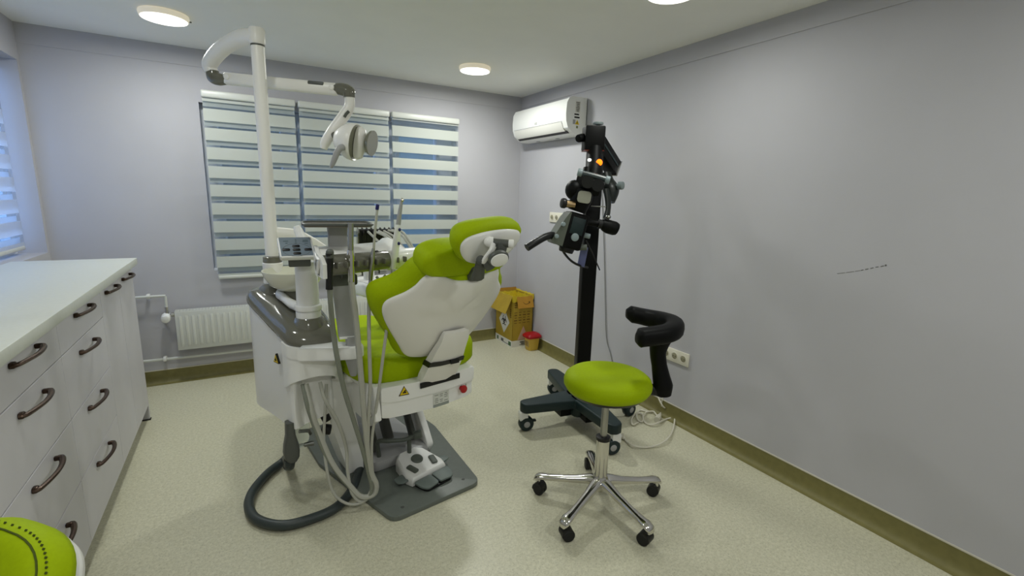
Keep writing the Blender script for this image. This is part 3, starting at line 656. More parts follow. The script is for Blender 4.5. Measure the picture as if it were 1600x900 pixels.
# gloss cover
cv = C(); cv.rings([[V((p.x, p.y, zt(p.y)+h)) for p in pin(k)] for k, h in ((0.004, -0.002), (-0.004, 0.006), (-0.003, 0.022), (0.010, 0.045), (0.026, 0.060), (0.06, 0.068))])
obj('gloss_cover', cv, GGLOSS, un, angle=60)
obj('pole_plinth', C().lathe([(0.075, 0.955), (0.068, 0.985), (0.052, 1.002), (0.046, 1.006)], X=M.Translation((-0.495, 0.655, 0)), seg=28), GGLOSS, un)
obj('pillar_plinth', C().lathe([(0.075, 0.855), (0.068, 0.875), (0.060, 0.895), (0.055, 0.9)], X=M.Translation((-0.437, 0.335, 0)), seg=28), GGLOSS, un)
wsX = CF_ @ frame((-0.5715, 0.40, 0.745), (-0.085, -0.5, 0.0), (0, 0, 1))
sg = obj('warning_sign', B(CF_ @ frame((-0.572, 0.355, 0.725), (0.11, -0.53, 0), (0, 0, 1))).prism([(x*1.1, y*1.1) for x, y in tri], -0.004, 0.0055), INK, un, smooth=False)
obj('sign_face', B(CF_ @ frame((-0.572, 0.355, 0.725), (0.11, -0.53, 0), (0, 0, 1))).prism([(x*0.88, y*0.88) for x, y in tri], 0.0055, 0.0066), YEL, sg, smooth=False)
obj('sign_mark', B(CF_ @ frame((-0.572, 0.355, 0.725), (0.11, -0.53, 0), (0, 0, 1))).box((0, -0.005, 0.007), (0.015, 0.007, 0.001)).box((0.002, 0.002, 0.007), (0.005, 0.008, 0.001)), INK, sg, smooth=False)
# pillar with collar and side arm
PLx, PLy = -0.437, 0.335
obj('pillar', C().lathe([(0.052, 0.880), (0.052, 0.925), (0.047, 0.93), (0.0455, 1.10), (0.046, 1.145)], X=M.Translation((PLx, PLy, 0)), seg=28), WHITE, un)
obj('pillar_collar', C().lathe([(0.047, 0.930), (0.055, 0.932), (0.057, 0.940), (0.055, 0.952), (0.048, 0.956)], X=M.Translation((PLx, PLy, 0)), seg=28), WHITE, un)
obj('pillar_arm', C().rings([[V((x-0.022*s_*0.8, y-0.02*s_, z+0.022*c_)) for c_, s_ in [(math.cos(a), math.sin(a)) for a in [2*math.pi*k/12 for k in range(12)]]] for x, y, z in ((-0.445, 0.36, 0.925), (-0.485, 0.43, 0.945), (-0.50, 0.50, 0.965), (-0.505, 0.55, 0.97))]), WHITE, un)
kX = M.Translation(at(462, 388, 2.085))
kd = (at(462, 388, 2.085)-CAM); kd.z = 0; kd.normalize(); kr = V((kd.y, -kd.x, 0))
kX = frame(at(462, 386, 2.09), kr*1.0 + kd*0.06, kd*0.62 + V((0, 0, 0.78)))
kp = obj('keypad', B(kX).prism([(-0.060, -0.048), (0.071, -0.048), (0.063, 0.050), (-0.066, 0.050)], -0.028, 0.0, bev=0.006, vert_bev=0.008), WHITE, un)
obj('keypad_face', B(kX).prism([(-0.055, -0.041), (0.063, -0.041), (0.056, 0.046), (-0.060, 0.046)], -0.001, 0.0012), BLUEG, kp, smooth=False)
for bxx, byy in ((0.001, 0.003), (0.002, -0.014), (0.003, -0.031), (-0.036, -0.013), (0.045, -0.014)):
    obj('key', B(kX).prism([(x+bxx, y+byy) for x, y in rrect(0.029, 0.011, 0.0052)], 0.001, 0.004, bev=0.001), BLACK, kp)
obj('key_ring', B(kX).tube([(0.003+0.052*math.cos(a), -0.014+0.030*math.sin(a), 0.0014) for a in [2*math.pi*k/20 for k in range(20)]], 0.0006, seg=4, n=1, closed=True), GINK, kp)
for bxx, byy, w in ((-0.035, 0.028, 0.018), (-0.033, 0.018, 0.009), (0.002, 0.036, 0.005), (0.002, 0.028, 0.006), (0.002, 0.018, 0.008), (0.038, 0.031, 0.02), (0.038, 0.025, 0.022), (0.040, 0.016, 0.013)):
    obj('key_print', B(kX).box((bxx, byy, 0.0016), (w, 0.0035, 0.0006)), mat('key_print', (84, 104, 112), 0.5), kp, smooth=False)
obj('keypad_block', B().box((0, 0, 0), (0.085, 0.07, 0.055), X=frame(at(468, 405, 2.13), kr, kd), bev=0.006), DGREY, un)
# console: axis from left to right
q0, q1 = at(496, 424, 1.90), at(655, 406, 2.16)
q0.z = q1.z = 1.165
ax_ = (q1-q0); AL = ax_.length; KX = frame(q0, ax_, V((-ax_.y, ax_.x, 0)))     # x along, y away, z up
KB = lambda X=I4: B(KX @ X)
hr = 0.043
def hcyl(x0, x1, r, bev=0.004): return KB().cyl((x0, 0, 0), (x1, 0, 0), r, seg=28, bev=bev)
obj('console_end', KB().rings([[V((x+max(0, y)*0.42, y, z)) for y, z in ((-0.046, -0.042), (-0.047, 0.012), (-0.03, 0.036), (0.02, 0.052), (0.07, 0.066), (0.12, 0.066), (0.125, 0.0), (0.06, -0.044))] for x in (-0.002, 0.014)]), WHITE, un)
obj('holder_bar', hcyl(0.010, 0.305, hr-0.002), GGLOSS, un)
obj('console_end', hcyl(0.300, AL, hr+0.001, 0.012), WHITE, un)
sh = [(-0.002, 0.02, 0.06), (0.02, 0.035, 0.075), (0.08, 0.035, 0.082), (0.20, 0.034, 0.086), (0.30, 0.036, 0.092), (0.33, 0.052, 0.10), (0.36, 0.054, 0.10), (0.40, 0.03, 0.09), (0.425, 0.01, 0.05)]
rs = []
for x, zt_, dp in sh:
    rs.append([V((x, -0.012, 0.028)), V((x, 0.01, zt_*0.7+0.014)), V((x, 0.05, zt_+0.022)), V((x, 0.06+dp, zt_+0.024)), V((x, 0.08+dp, zt_)), V((x, 0.075+dp, -0.02)), V((x, 0.03+dp, -0.038)), V((x, 0.01, -0.03))])
rs = [[V((q.x+max(0, q.y)*0.42, q.y, q.z)) for q in r_] for r_ in rs]
obj('console_shell', KB().rings(rs), WHITE, un, angle=45)
obj('console_slot', KB().prism(rrect(0.014, 0.009, 0.003), 0, 0.003, X=T(0.255, -0.008, 0.040, 0, 0.6)), BLACK, un)
HXs = [0.072, 0.158, 0.245, 0.345]
for hx in HXs:
    f = KB()
    for sx in (-1, 1): f.box((hx+sx*0.019, -0.040, 0.004), (0.008, 0.045, 0.024), bev=0.003)
    f.box((hx, -0.026, 0.0), (0.044, 0.02, 0.03), bev=0.004)
    obj('holder_fork', f, GGLOSS, un, kind='stuff')
for hx in (0.05, 0.10, 0.14, 0.19, 0.27): obj('locating_pin', KB().cyl((hx, 0, -hr+0.003), (hx, 0, -hr-0.012), 0.003, seg=8), DGREY, un)
# column under the console and jointed white arm
jp = at(551, 545, 2.05)
cp = at(538, 480, 2.06)
cX = frame((0, 0, 0), kr, kd)
def CX(x, y, z): return (cp.x + kr.x*x + kd.x*y, cp.y + kr.y*x + kd.y*y, z)
cb = B(); cb.rings([[V(CX(x*w+o_, y, z)) for x, y in rrect(2, 0.05, 0.012, 4)] for z, w, o_ in ((0.835, 0.0355, 0.008), (0.90, 0.038, 0.005), (1.0, 0.041, 0.0), (1.065, 0.043, -0.003))])
obj('column', cb, MGREY, un, angle=50)
obj('column_head', B().box(CX(0, 0.0, 1.085), (0.105, 0.07, 0.045), X=I4, bev=0.008), DGREY, un)
obj('column_foot', B().cyl((jp.x, jp.y, 0.795), (jp.x, jp.y, 0.84), 0.027, 0.030), MGREY, un)
obj('column_clip', B().box(CX(0.008, -0.026, 0.838), (0.07, 0.012, 0.008), X=I4), WHITE, un)
a0 = LP(-0.455, 0.225, 0.79)
dj = (V((jp.x, jp.y, 0))-V((a0.x, a0.y, 0))); 
obj('swing_arm', B(frame((a0.x, a0.y, 0.745), dj, V((-dj.y, dj.x, 0)))).prism([(-0.05, -0.055), (dj.length*0.6, -0.040), (dj.length, -0.046), (dj.length+0.033, -0.033), (dj.length+0.046, 0), (dj.length+0.033, 0.033), (dj.length, 0.046), (-0.05, 0.055)], 0.0, 0.055, bev=0.008), WHITE, un)
obj('joint_boss', B().cyl((jp.x, jp.y, 0.748), (jp.x, jp.y, 0.66), 0.036, 0.014), MGREY, un)
# bracket from the box to the chair base
obj('chair_bracket', C().rings([[V((x, y, z)) for x, y in q] for z, q in ((0.60, [(-0.37, 0.30), (-0.262, 0.30), (-0.262, 0.56), (-0.37, 0.56)]), (0.42, [(-0.38, 0.32), (-0.255, 0.32), (-0.255, 0.56), (-0.38, 0.56)]), (0.25, [(-0.33, 0.36), (-0.215, 0.36), (-0.215, 0.56), (-0.33, 0.56)]), (0.026, [(-0.262, 0.405), (-0.185, 0.405), (-0.185, 0.56), (-0.262, 0.56)]))]), WHITE, un, angle=20)
# drain filter with dark guard under the box
obj('drain_cup', C().lathe([(0.0, 0.29), (0.03, 0.292), (0.042, 0.31), (0.047, 0.40), (0.05, 0.43)], X=M.Translation((-0.50, 0.36, 0)), seg=24), GLASSY, un)
obj('drain_guard', C().rings([[V((-0.55+x, 0.31+y, z)) for x, y in rrect(w, 0.05, 0.012, 3)] for z, w in ((0.44, 0.034), (0.38, 0.038), (0.335, 0.058), (0.30, 0.066), (0.27, 0.060), (0.252, 0.035))]), DGREY, un, angle=60)
obj('drain_trap', C().tube([(-0.505, 0.34, 0.37), (-0.47, 0.34, 0.36), (-0.455, 0.35, 0.335)], 0.009, seg=8).cyl((-0.49, 0.33, 0.30), (-0.45, 0.32, 0.30), 0.011), SCREW, un, kind='stuff')
obj('valve_knob', C().cyl((-0.42, 0.30, 0.37), (-0.38, 0.285, 0.36), 0.024, bev=0.006).cyl((-0.40, 0.31, 0.43), (-0.39, 0.30, 0.40), 0.02, bev=0.004), BLACK, un, kind='stuff')

# ------------------------------------------------------------------ cuspidor bowl
bc = at(459, 423, 2.36)
cu = thing('cuspidor_bowl', 'cream spittoon bowl behind the keypad pillar', 'bowl', (bc.x, bc.y, 0.95))
obj('bowl', B(M.Translation((bc.x, bc.y, bc.z))).lathe([(0.02, -0.088), (0.07, -0.084), (0.105, -0.06), (0.125, -0.025), (0.133, 0.0), (0.134, 0.004), (0.129, 0.004), (0.12, -0.02), (0.09, -0.055), (0.0, -0.07)], seg=36), BOWL, cu)
obj('bowl_neck', B().cyl((bc.x, bc.y, 0.90), (bc.x, bc.y, bc.z-0.08), 0.055, 0.045), GGLOSS, cu)

# ------------------------------------------------------------------ operating lamp
pb = LP(-0.497, 0.658, 1.0); px_, py_ = pb.x, pb.y
ol_ = thing('operating_lamp', 'white dental operating lamp on a tall pole with folded arm', 'lamp', (px_, py_, 1.0))
PZ = M.Translation((px_, py_, 0))
obj('pole', B(PZ).lathe([(0.029, 1.0), (0.0275, 2.06)], seg=28), SHELL, ol_)
obj('pole_sleeve', B(PZ).lathe([(0.044, 0.998), (0.044, 1.10), (0.040, 1.105)], seg=28), SHELL, ol_)
obj('pole_ring', B(PZ).lathe([(0.041, 1.10), (0.041, 1.13), (0.031, 1.135)], seg=28), GGLOSS, ol_)
obj('pole_head', B(PZ).lathe([(0.031, 2.065), (0.033, 2.07), (0.033, 2.125), (0.029, 2.132)], seg=28), SHELL, ol_)
obj('pole_gap', B(PZ).lathe([(0.0285, 2.058), (0.0285, 2.068)], seg=28), DGREY, ol_)
hp = V((px_, py_, 2.10)); e0 = at(328, 100, 2.74)
p1_, p2_ = at(374, 60, 2.57), at(345, 78, 2.67)
obj('bent_arm', B().tube([hp, p1_, p2_, e0, e0+V((0.004, 0, -0.035))], [0.034, 0.034, 0.034, 0.032, 0.028], seg=14, n=6, up=(0, 0, 1)), SHELL, ol_, angle=60)
j0 = at(334, 121, 2.735); j1 = at(546, 142, 2.45)
sd = (j1-j0).normalized()
AX = frame(j0, sd, V((-sd.y, sd.x, 0))); SL = (j1-j0).length
def arm_box(x0, x1, h, w, bev): return B(AX).box(((x0+x1)/2, 0, 0), (x1-x0, w, h), bev=bev, seg=3)
obj('joint_cover', B(AX).tube([(-0.005, 0, 0.028), (0.0, 0, 0.0), (0.03, 0, -0.006), (0.075, 0, -0.003)], [0.026, 0.029, 0.028, 0.02], seg=12), GGLOSS, ol_)
obj('straight_arm', arm_box(0.05, SL-0.05, 0.054, 0.045, 0.016), SHELL, ol_)
obj('joint_cover', B(AX).tube([(SL-0.085, 0, 0.0), (SL-0.04, 0, 0.004), (SL-0.005, 0, -0.004), (SL, 0, -0.03)], [0.022, 0.028, 0.03, 0.027], seg=12), GGLOSS, ol_)
for xx in (0.075, SL-0.075): obj('pivot_screw', B(AX).cyl((xx, -0.02, 0.004), (xx, -0.028, 0.004), 0.013, seg=14, bev=0.003), SHELL, ol_)
obj('arm_insert', B(AX).box((SL*0.765, -0.019, 0.016), (0.075, 0.012, 0.017), bev=0.005), DGREY, ol_)
d0 = at(546, 150, 2.45)
obj('drop_arm', B().tube([d0, at(546, 166, 2.45), at(538, 180, 2.45), at(521, 203, 2.45), at(509, 222, 2.46), at(506, 233, 2.46)], [0.023, 0.024, 0.026, 0.025, 0.023, 0.015], seg=14), SHELL, ol_, angle=60)
obj('arm_insert', B().tube([at(538, 183, 2.424), at(541, 178, 2.422), at(545, 174, 2.424)], 0.007, seg=8), DGREY, ol_)
hc = at(552, 222, 2.42)
kd2 = (hc-CAM); kd2.z = 0; kd2.normalize(); kr2 = V((kd2.y, -kd2.x, 0))
beam = (kr2*0.86 - kd2*0.34 + V((0, 0, -0.16))).normalized()
LXf = frame(hc, beam, (0, 0, 1)) @ M(((0, 0, 1, 0), (1, 0, 0, 0), (0, 1, 0, 0), (0, 0, 0, 1)))   # z along beam, x to the side, y up
obj('head_joint', B().cyl(at(516, 208, 2.45), at(531, 214, 2.43), 0.016, 0.022, bev=0.003), GGLOSS, ol_)
el = [(math.cos(2*math.pi*k/28), math.sin(2*math.pi*k/28)) for k in range(28)]
def ell(a, b_, z, dy=0.0, dx=0.0): return [V((a*c_+dx, b_*s_+dy, z)) for c_, s_ in el]
LB = lambda: B(LXf)
obj('head_shell', LB().rings([ell(0.012, 0.015, -0.085, 0.004), ell(0.045, 0.050, -0.074, 0.003), ell(0.068, 0.072, -0.050), ell(0.082, 0.086, -0.018), ell(0.086, 0.090, 0.008), ell(0.083, 0.087, 0.014), ell(0.074, 0.078, 0.006), ell(0.05, 0.052, -0.03), ell(0.01, 0.01, -0.045)], cap=True), SHELL, ol_, angle=70)
obj('reflector', LB().rings([ell(0.076, 0.080, 0.010), ell(0.060, 0.062, -0.012), ell(0.03, 0.03, -0.028), ell(0.004, 0.004, -0.03)]), REFL, ol_, angle=70)
obj('bulb_shield', LB().rings([ell(0.045, 0.012, 0.0), ell(0.05, 0.016, 0.03), ell(0.02, 0.01, 0.07)]), GLASSY, ol_, angle=70)
obj('front_visor', LB().rings([ell(0.070, 0.026, 0.012), ell(0.076, 0.030, 0.030), ell(0.066, 0.026, 0.050), ell(0.03, 0.012, 0.060)]), SHELL, ol_, angle=70)
obj('front_reflector', LB().rings([ell(0.058, 0.070, 0.092, 0.0, 0.012), ell(0.056, 0.068, 0.082, 0.0, 0.012), ell(0.046, 0.056, 0.070, 0.0, 0.010), ell(0.02, 0.026, 0.062, 0.0, 0.006), ell(0.016, 0.02, 0.066, 0.0, 0.006), ell(0.044, 0.054, 0.076, 0.0, 0.010), ell(0.054, 0.066, 0.09, 0.0, 0.012)]), REFL, ol_, angle=70)
obj('handle', B().tube([at(543, 230, 2.37), at(532, 231, 2.35), at(526, 240, 2.35), at(520, 255, 2.355), at(517, 262, 2.36)], [0.014, 0.015, 0.0145, 0.012, 0.007], seg=12), MGREY, ol_, angle=60)

# ------------------------------------------------------------------ instrument tray on its stalk
tX = frame(at(527, 350, 2.05), kr, kd); tX.translation.z = 1.312
tr = thing('instrument_tray', 'flat taupe instrument tray on a grey stalk above the console', 'tray', M.Translation(tX.translation - V((0, 0, 0.1))))
TB = lambda: B(tX)
to = rrect(0.255, 0.19, 0.03)
obj('tray_plate', TB().prism(to, -0.004, 0.004, bev=0.002), TAUPE, tr)
rim = [V((x, y, 0.004)) for x, y in to]
obj('tray_rim', TB().tube([(x*1.01, y*1.01, 0.006) for x, y in to], 0.0055, seg=6, n=1, closed=True), DGREY, tr)
obj('stalk', TB().rings([[V((x, y+0.01, z)) for x, y in rrect(w, 0.03, 0.008, 3)] for z, w in ((-0.004, 0.080), (-0.05, 0.074), (-0.13, 0.080))]), MGREY, tr, angle=50)

# ------------------------------------------------------------------ over-patient delivery unit behind the chair
dv = thing('delivery_unit', 'white over-patient delivery unit with a black comb of hoses behind the chair back', 'dental unit', LP(0.12, 0.68, 0.9))
DB = lambda: C(M.Translation((0.0, 0.0, 0.0)))
obj('tray_body', C().prism([(-0.06, 0.56), (0.28, 0.50), (0.36, 0.60), (0.36, 0.82), (0.28, 0.90), (-0.02, 0.90), (-0.08, 0.80)], 0.885, 0.955, bev=0.014, seg=3, vert_bev=0.03), WHITE, dv)
obj('tray_mat', C().prism([(-0.03, 0.60), (0.26, 0.54), (0.32, 0.62), (0.32, 0.80), (0.26, 0.86), (0.0, 0.86), (-0.05, 0.79)], 0.954, 0.959, bev=0.002), SHELL, dv)
c0, c1 = at(562, 372, 2.62), at(618, 372, 2.66); c0.z = c1.z = 1.20
cd = (c1-c0).normalized(); cmX = frame(c0, cd, V((-cd.y, cd.x, 0))); cL = (c1-c0).length
obj('comb_back', B(cmX).rings([[V((x, y, z)) for y, z in ((0.03, -0.055), (0.03, 0.03), (0.01, 0.052), (-0.005, 0.045), (0.0, -0.055))] for x in (-0.008, cL)]), BLACK, dv)
for k in range(9): obj('comb_rib', B(cmX).rings([[V((x, y, z)) for y, z in ((0.035, -0.055), (0.035, 0.035), (0.012, 0.060), (-0.03, 0.050), (-0.035, 0.035), (-0.012, 0.02), (-0.005, -0.055))] for x in (-0.012+k*cL/8, -0.006+k*cL/8)]), GGLOSS if k == 0 else BLACK, dv)
obj('post', C().cyl((0.02, 0.76, 0.95), (0.02, 0.76, 1.20), 0.03), WHITE, dv)
aE = at(433, 352, 2.50)
obj('balance_arm', B().tube([V((px_, py_, 1.245)), at(470, 370, 2.53), at(522, 402, 2.60), at(560, 424, 2.66), LP(0.0, 0.76, 1.06)], 0.028, seg=10, flat=0.6, n=3), SHELL, dv)
obj('arm_handle', B().tube([at(463, 353, 2.2), at(466, 360, 2.2), at(471, 372, 2.19), at(473, 384, 2.18)], [0.012, 0.018, 0.02, 0.02], seg=10), WHITE, un)
hs = [((575, 362), (600, 385), (625, 402), (636, 432)), ((586, 362), (604, 371), (620, 395), (630, 415), (655, 440)), ((592, 361), (610, 372), (630, 398), (662, 430)), ((600, 361), (618, 372), (640, 400), (668, 428)), ((607, 360), (626, 366), (645, 392), (664, 418)), ((612, 360), (628, 362), (640, 378), (655, 405), (668, 420))]
for i, pth in enumerate(hs):
    L = len(pth); obj('whip_hose', B().tube([at(x, y, 2.58-0.30*k/(L-1)+0.01*i) for k, (x, y) in enumerate(pth)], 0.0065, seg=8, n=5), HOSE, dv)
hs2 = [((588, 432), (600, 446), (612, 462)), ((600, 430), (618, 446), (634, 462)), ((618, 430), (634, 446), (650, 460)), ((626, 420), (642, 434), (658, 450)), ((592, 438), (604, 440), (612, 446))]
for i, pth in enumerate(hs2): obj('instrument_hose', B().tube([at(x, y, 2.40) for (x, y) in pth], 0.007, seg=8, n=3), STEEL if i > 2 else HOSED, dv)

# ------------------------------------------------------------------ instruments in the console with their hoses
BL = 2.12
def hd(y, up):
    """distance of a hanging hose: in front of the seat, then down to the floor, then back under the cowl"""
    if up: return 2.075 if y < 690 else 2.075-0.045*(y-690)/95
    return 1.93 if y < 560 else (1.93+0.10*min(1, (y-560)/180))
def hose(parent, pts, r, m):
    k = max(range(len(pts)), key=lambda i: pts[i][1]); q = []
    for i, (x, y, d) in enumerate(pts):
        if i == 0: dd = d
        elif i == 1: dd = min(d, d*0.5+0.5*hd(y, False))
        else: dd = hd(y, i > k)
        q.append(at(x, y, dd if i < len(pts)-1 else 2.11))
    obj('hose', B().tube(q, r, seg=8, n=6), m, parent)
D1, D2, D3, D4 = 1.875, 1.92, 1.965, 2.03
G1 = 'suction and syringe instruments in the console'
i1 = thing('syringe', 'black syringe handpiece hanging leftmost in the console', 'dental tool', at(515, 452, D1))
obj('grip', B().tube([at(515, 396, D1), at(515, 415, D1), at(514.5, 440, D1), at(514.5, 452, D1)], [0.015, 0.0125, 0.0125, 0.0135], seg=12, n=4), BLACK, i1)
obj('head', B().tube([at(515.5, 389.5, D1), at(515.5, 393, D1), at(515, 402, D1), at(514.5, 410, D1)], [0.009, 0.0145, 0.0145, 0.011], seg=12, n=4), DGREY, i1)
hose(i1, [(515, 451, D1), (517, 480, D1+.01), (521, 520, 1.93), (527, 560, 1.98), (538, 610, 2.04), (552, 655, 2.09), (566, 700, 2.11), (576, 738, 2.12), (581, 762, 2.13), (574, 778, 2.13), (560, 771, 2.13), (535, 748, 2.13), (508, 708, 2.13), (491, 665, 2.13), (480, 632, 2.14), (473, 600, 2.17)], 0.0100, HOSED)
i2 = thing('suction_handpiece', 'chrome suction handpiece standing second from left in the console', 'dental tool', at(549, 440, D2))
obj('tube', B().tube([at(548, 350, D2), at(548, 372, D2), at(548, 393, D2)], 0.0115, seg=14, n=2).cyl(at(548, 350.5, D2), at(548, 348.5, D2), 0.0125), STEEL, i2, kind='stuff')
obj('body', B().tube([at(548, 391, D2), at(548, 400, D2), at(548, 414, D2), at(549, 428, D2), at(549, 440, D2)], [0.0125, 0.0165, 0.0155, 0.013, 0.0135], seg=14), CHROME, i2)
obj('lever', B().box((0, 0, 0), (0.016, 0.012, 0.014), X=M.Translation(at(543.5, 401, D2-.012)), bev=0.003), GGLOSS, i2)
hose(i2, [(549, 439, D2), (551, 460, D2), (555, 490, D2+.01), (560, 540, 1.97), (565, 600, 2.03), (569, 650, 2.08), (574, 700, 2.11), (580, 738, 2.12), (588, 757, 2.13), (584, 772, 2.13), (565, 776, 2.13), (545, 757, 2.13), (520, 725, 2.13), (500, 680, 2.13), (486, 640, 2.14), (478, 600, 2.17)], 0.0122, HOSE)
i3 = thing('saliva_ejector', 'thin pale saliva ejector with a dark blue tip', 'dental tool', at(580, 430, D3))
obj('tube', B().tube([at(589.5, 327, D3), at(586, 360, D3), at(583.5, 396, D3)], 0.0052, seg=10, n=2), HOSE, i3)
obj('tip', B().cyl(at(589, 328, D3), at(590.2, 319, D3), 0.007, seg=12, bev=0.002), NAVY, i3)
obj('connector', B().tube([at(583.5, 388, D3), at(582, 402, D3), at(581, 412, D3), at(580, 424, D3), at(579, 438, D3)], [0.006, 0.0105, 0.012, 0.0095, 0.008], seg=12), STEEL, i3)
hose(i3, [(579, 437, D3), (576.5, 480, D3+.01), (577, 540, 2.02), (578.5, 600, 2.06), (576, 650, 2.09), (575, 700, 2.11), (578, 735, 2.12), (580, 765, 2.13), (566, 784, 2.13), (550, 770, 2.13), (543, 735, 2.13), (541, 700, 2.12), (528, 660, 2.11), (508, 625, 2.13), (500, 597, 2.16)], 0.0078, HOSE)
i4 = thing('curing_light', 'white pencil-shaped handpiece with grey neck and chrome tip, rightmost in the console', 'dental tool', at(613, 425, D4))
obj('grip', B().tube([at(622, 352, D4), at(620, 372, D4), at(617, 398, D4), at(614, 420, D4)], [0.010, 0.0155, 0.0155, 0.010], seg=14), WHITE, i4)
obj('neck', B().tube([at(622.3, 351, D4), at(625, 330, D4), at(627.5, 314, D4)], [0.0105, 0.0085, 0.006], seg=12, n=3), MGREY, i4)
obj('tip', B().ball(at(628.3, 312.5, D4-.004), 0.0085), CHROME, i4)
for y in (359, 380.5): obj('button', B().ball(at(624.5-(y-359)*.06, y, D4-.013), (0.006, 0.006, 0.0075), seg=10), NAVY, i4)
hose(i4, [(614, 419, D4), (611, 450, D4), (606, 500, 2.05), (600, 545, 2.07), (593, 600, 2.09), (586, 650, 2.1), (581, 690, 2.11), (582, 735, 2.12), (589, 758, 2.13), (578, 776, 2.13), (560, 787, 2.13), (540, 786, 2.13), (521, 770, 2.13), (511, 735, 2.13), (506, 690, 2.14), (508, 640, 2.14), (510, 600, 2.16)], 0.0065, HOSE)

# ------------------------------------------------------------------ thick suction hose on the floor
dh = thing('drain_hose', 'thick dark grey drain hose looping over the floor under the unit', 'hose', LP(-0.6, 0.3, 0.0))
def fl_(x, y, z=0.026): r = ray(x, y); return CAM + r*((z-CAM.z)/r.z)
pt = [LP(-0.50, 0.36, 0.22)] 
obj('tube', B().tube([LP(-0.552, 0.335, 0.262), LP(-0.553, 0.36, 0.20), fl_(448, 716, 0.07), fl_(440, 723, 0.03), fl_(418, 740), fl_(395, 768), fl_(389, 792), fl_(402, 812), fl_(440, 821), fl_(485, 811), fl_(525, 793), fl_(550, 765), fl_(561, 735), fl_(569, 712, 0.04), LP(-0.17, 0.50, 0.06)], 0.0215, seg=14, n=7), DHOSE, dh)
obj('cuff', B().tube([LP(-0.552, 0.332, 0.275), LP(-0.552, 0.337, 0.25), LP(-0.553, 0.36, 0.20)], 0.025, seg=12, n=3), RUBBER, dh)

# ------------------------------------------------------------------ surgical microscope on its wheeled stand
SX, SY = 1.848, 2.268
ms = thing('surgical_microscope', 'black dental microscope on a column stand with four casters by the right wall', 'microscope', (SX, SY, 0))
WH = [(1.454, 2.318), (1.778, 1.853), (2.216, 2.179), (1.932, 2.703)]
hub = B(); hub.prism([(SX+x, SY+y) for x, y in rrect(0.20, 0.20, 0.05)], 0.075, 0.185, bev=0.012)
obj('hub', hub, TEAL, ms)
for i, (wx, wy) in enumerate(WH):
    d = V((wx-SX, wy-SY, 0)); L = d.length; X = frame((SX, SY, 0), d, V((-d.y, d.x, 0)))
    lg = B(X); lg.prism([(0.0, -0.085), (0.12, -0.075), (L-0.01, -0.046), (L+0.018, -0.035), (L+0.03, 0), (L+0.018, 0.035), (L-0.01, 0.046), (0.12, 0.075), (0.0, 0.085)], 0.128, 0.190, bev=0.014, seg=3, vert_bev=0.01)
    obj('leg', lg, TEAL, ms)
    obj('leg_skirt', B(X).prism([(0.0, -0.05), (L*0.42, -0.05), (L*0.42, 0.05), (0.0, 0.05)], 0.075, 0.13, bev=0.004), BMATTE, ms)
    # caster
    ca = [2.9, -0.25, 0.1, 2.8][i]
    X2 = T(wx-0.0, wy, 0, ca)
    wz = 0.048
    cs = obj('caster', B(X2).prism([(-0.018, -0.022), (0.034, -0.022), (0.034, 0.022), (-0.018, 0.022)], 0.07, 0.132, bev=0.01, seg=3).cyl((0, 0, 0.12), (0, 0, 0.14), 0.014), WHITE, ms, kind='stuff')
    obj('tyre', B(X2 @ M.Translation((-0.012, 0, wz)) @ M.Rotation(math.pi/2, 4, 'X')).lathe([(0.026, -0.026), (0.041, -0.025), (0.0465, -0.018), (0.0475, 0), (0.0465, 0.018), (0.041, 0.025), (0.026, 0.026)], seg=28), TEAL, cs)
    obj('hub_cap', B(X2 @ M.Translation((-0.012, 0, wz)) @ M.Rotation(math.pi/2, 4, 'X')).lathe([(0.0, -0.0285), (0.014, -0.0285), (0.02, -0.026), (0.02, 0.026), (0.014, 0.0285), (0, 0.0285)], seg=20), MGREY, cs)
    obj('brake_lever', B(X2 @ M.Translation((-0.055, 0, 0.062))).box((0, 0, 0), (0.045, 0.026, 0.012), bev=0.005), TEAL, cs)
md = V((SX, SY, 0)).normalized(); mr = V((md.y, -md.x, 0))
CXm = frame((SX, SY, 0), mr*0.97+md*0.24, md*0.97-mr*0.24)
obj('column', B(CXm).box((0, 0, 0.93), (0.088, 0.088, 1.60), bev=0.006), BMATTE, ms)
MD = 2.78
hb = at(927, 217, 2.86)
HX2 = frame(hb, mr*0.98+md*0.2, md*0.98-mr*0.2)
obj('arm_head', B(HX2).box((0, 0, 0), (0.115, 0.115, 0.135), bev=0.008), BMATTE, ms)
obj('head_edge', B(HX2).box((0, 0, -0.0685), (0.112, 0.112, 0.003)), mat('orange_edge', (120, 40, 14), 0.4), ms)
obj('top_knob', B(M.Translation(at(934, 200, 2.88))).lathe([(0.012, 0), (0.012, 0.016), (0.030, 0.018), (0.032, 0.024), (0.030, 0.031), (0.012, 0.034), (0, 0.034)], seg=20), mat('grey_knob', (120, 132, 132), 0.35), ms)
obj('side_knob', B().cyl(at(911.5, 215, 2.84), at(903, 216.5, 2.80), 0.024, 0.022, bev=0.006).cyl(at(914, 214, 2.85), at(910, 215, 2.84), 0.010), BMATTE, ms, kind='stuff')
e1 = at(957, 263, 3.08)
bd = (e1-hb)
BXm = frame(hb, bd, V((-bd.y, bd.x, 0)))
BLm = bd.length
obj('spring_arm', B(BXm).box((BLm*0.5+0.02, 0, 0.008), (BLm-0.02, 0.075, 0.098), bev=0.006), BMATTE, ms)
obj('arm_groove', B(BXm).box((BLm*0.5+0.03, -0.038, 0.012), (BLm-0.08, 0.004, 0.012)), TEAL, ms)
obj('arm_end_plate', B(BXm).box((BLm+0.012, 0, 0.006), (0.008, 0.084, 0.105), bev=0.002), STEEL, ms)
g0 = at(944, 285, 3.0); g1 = at(953, 305, 2.98)
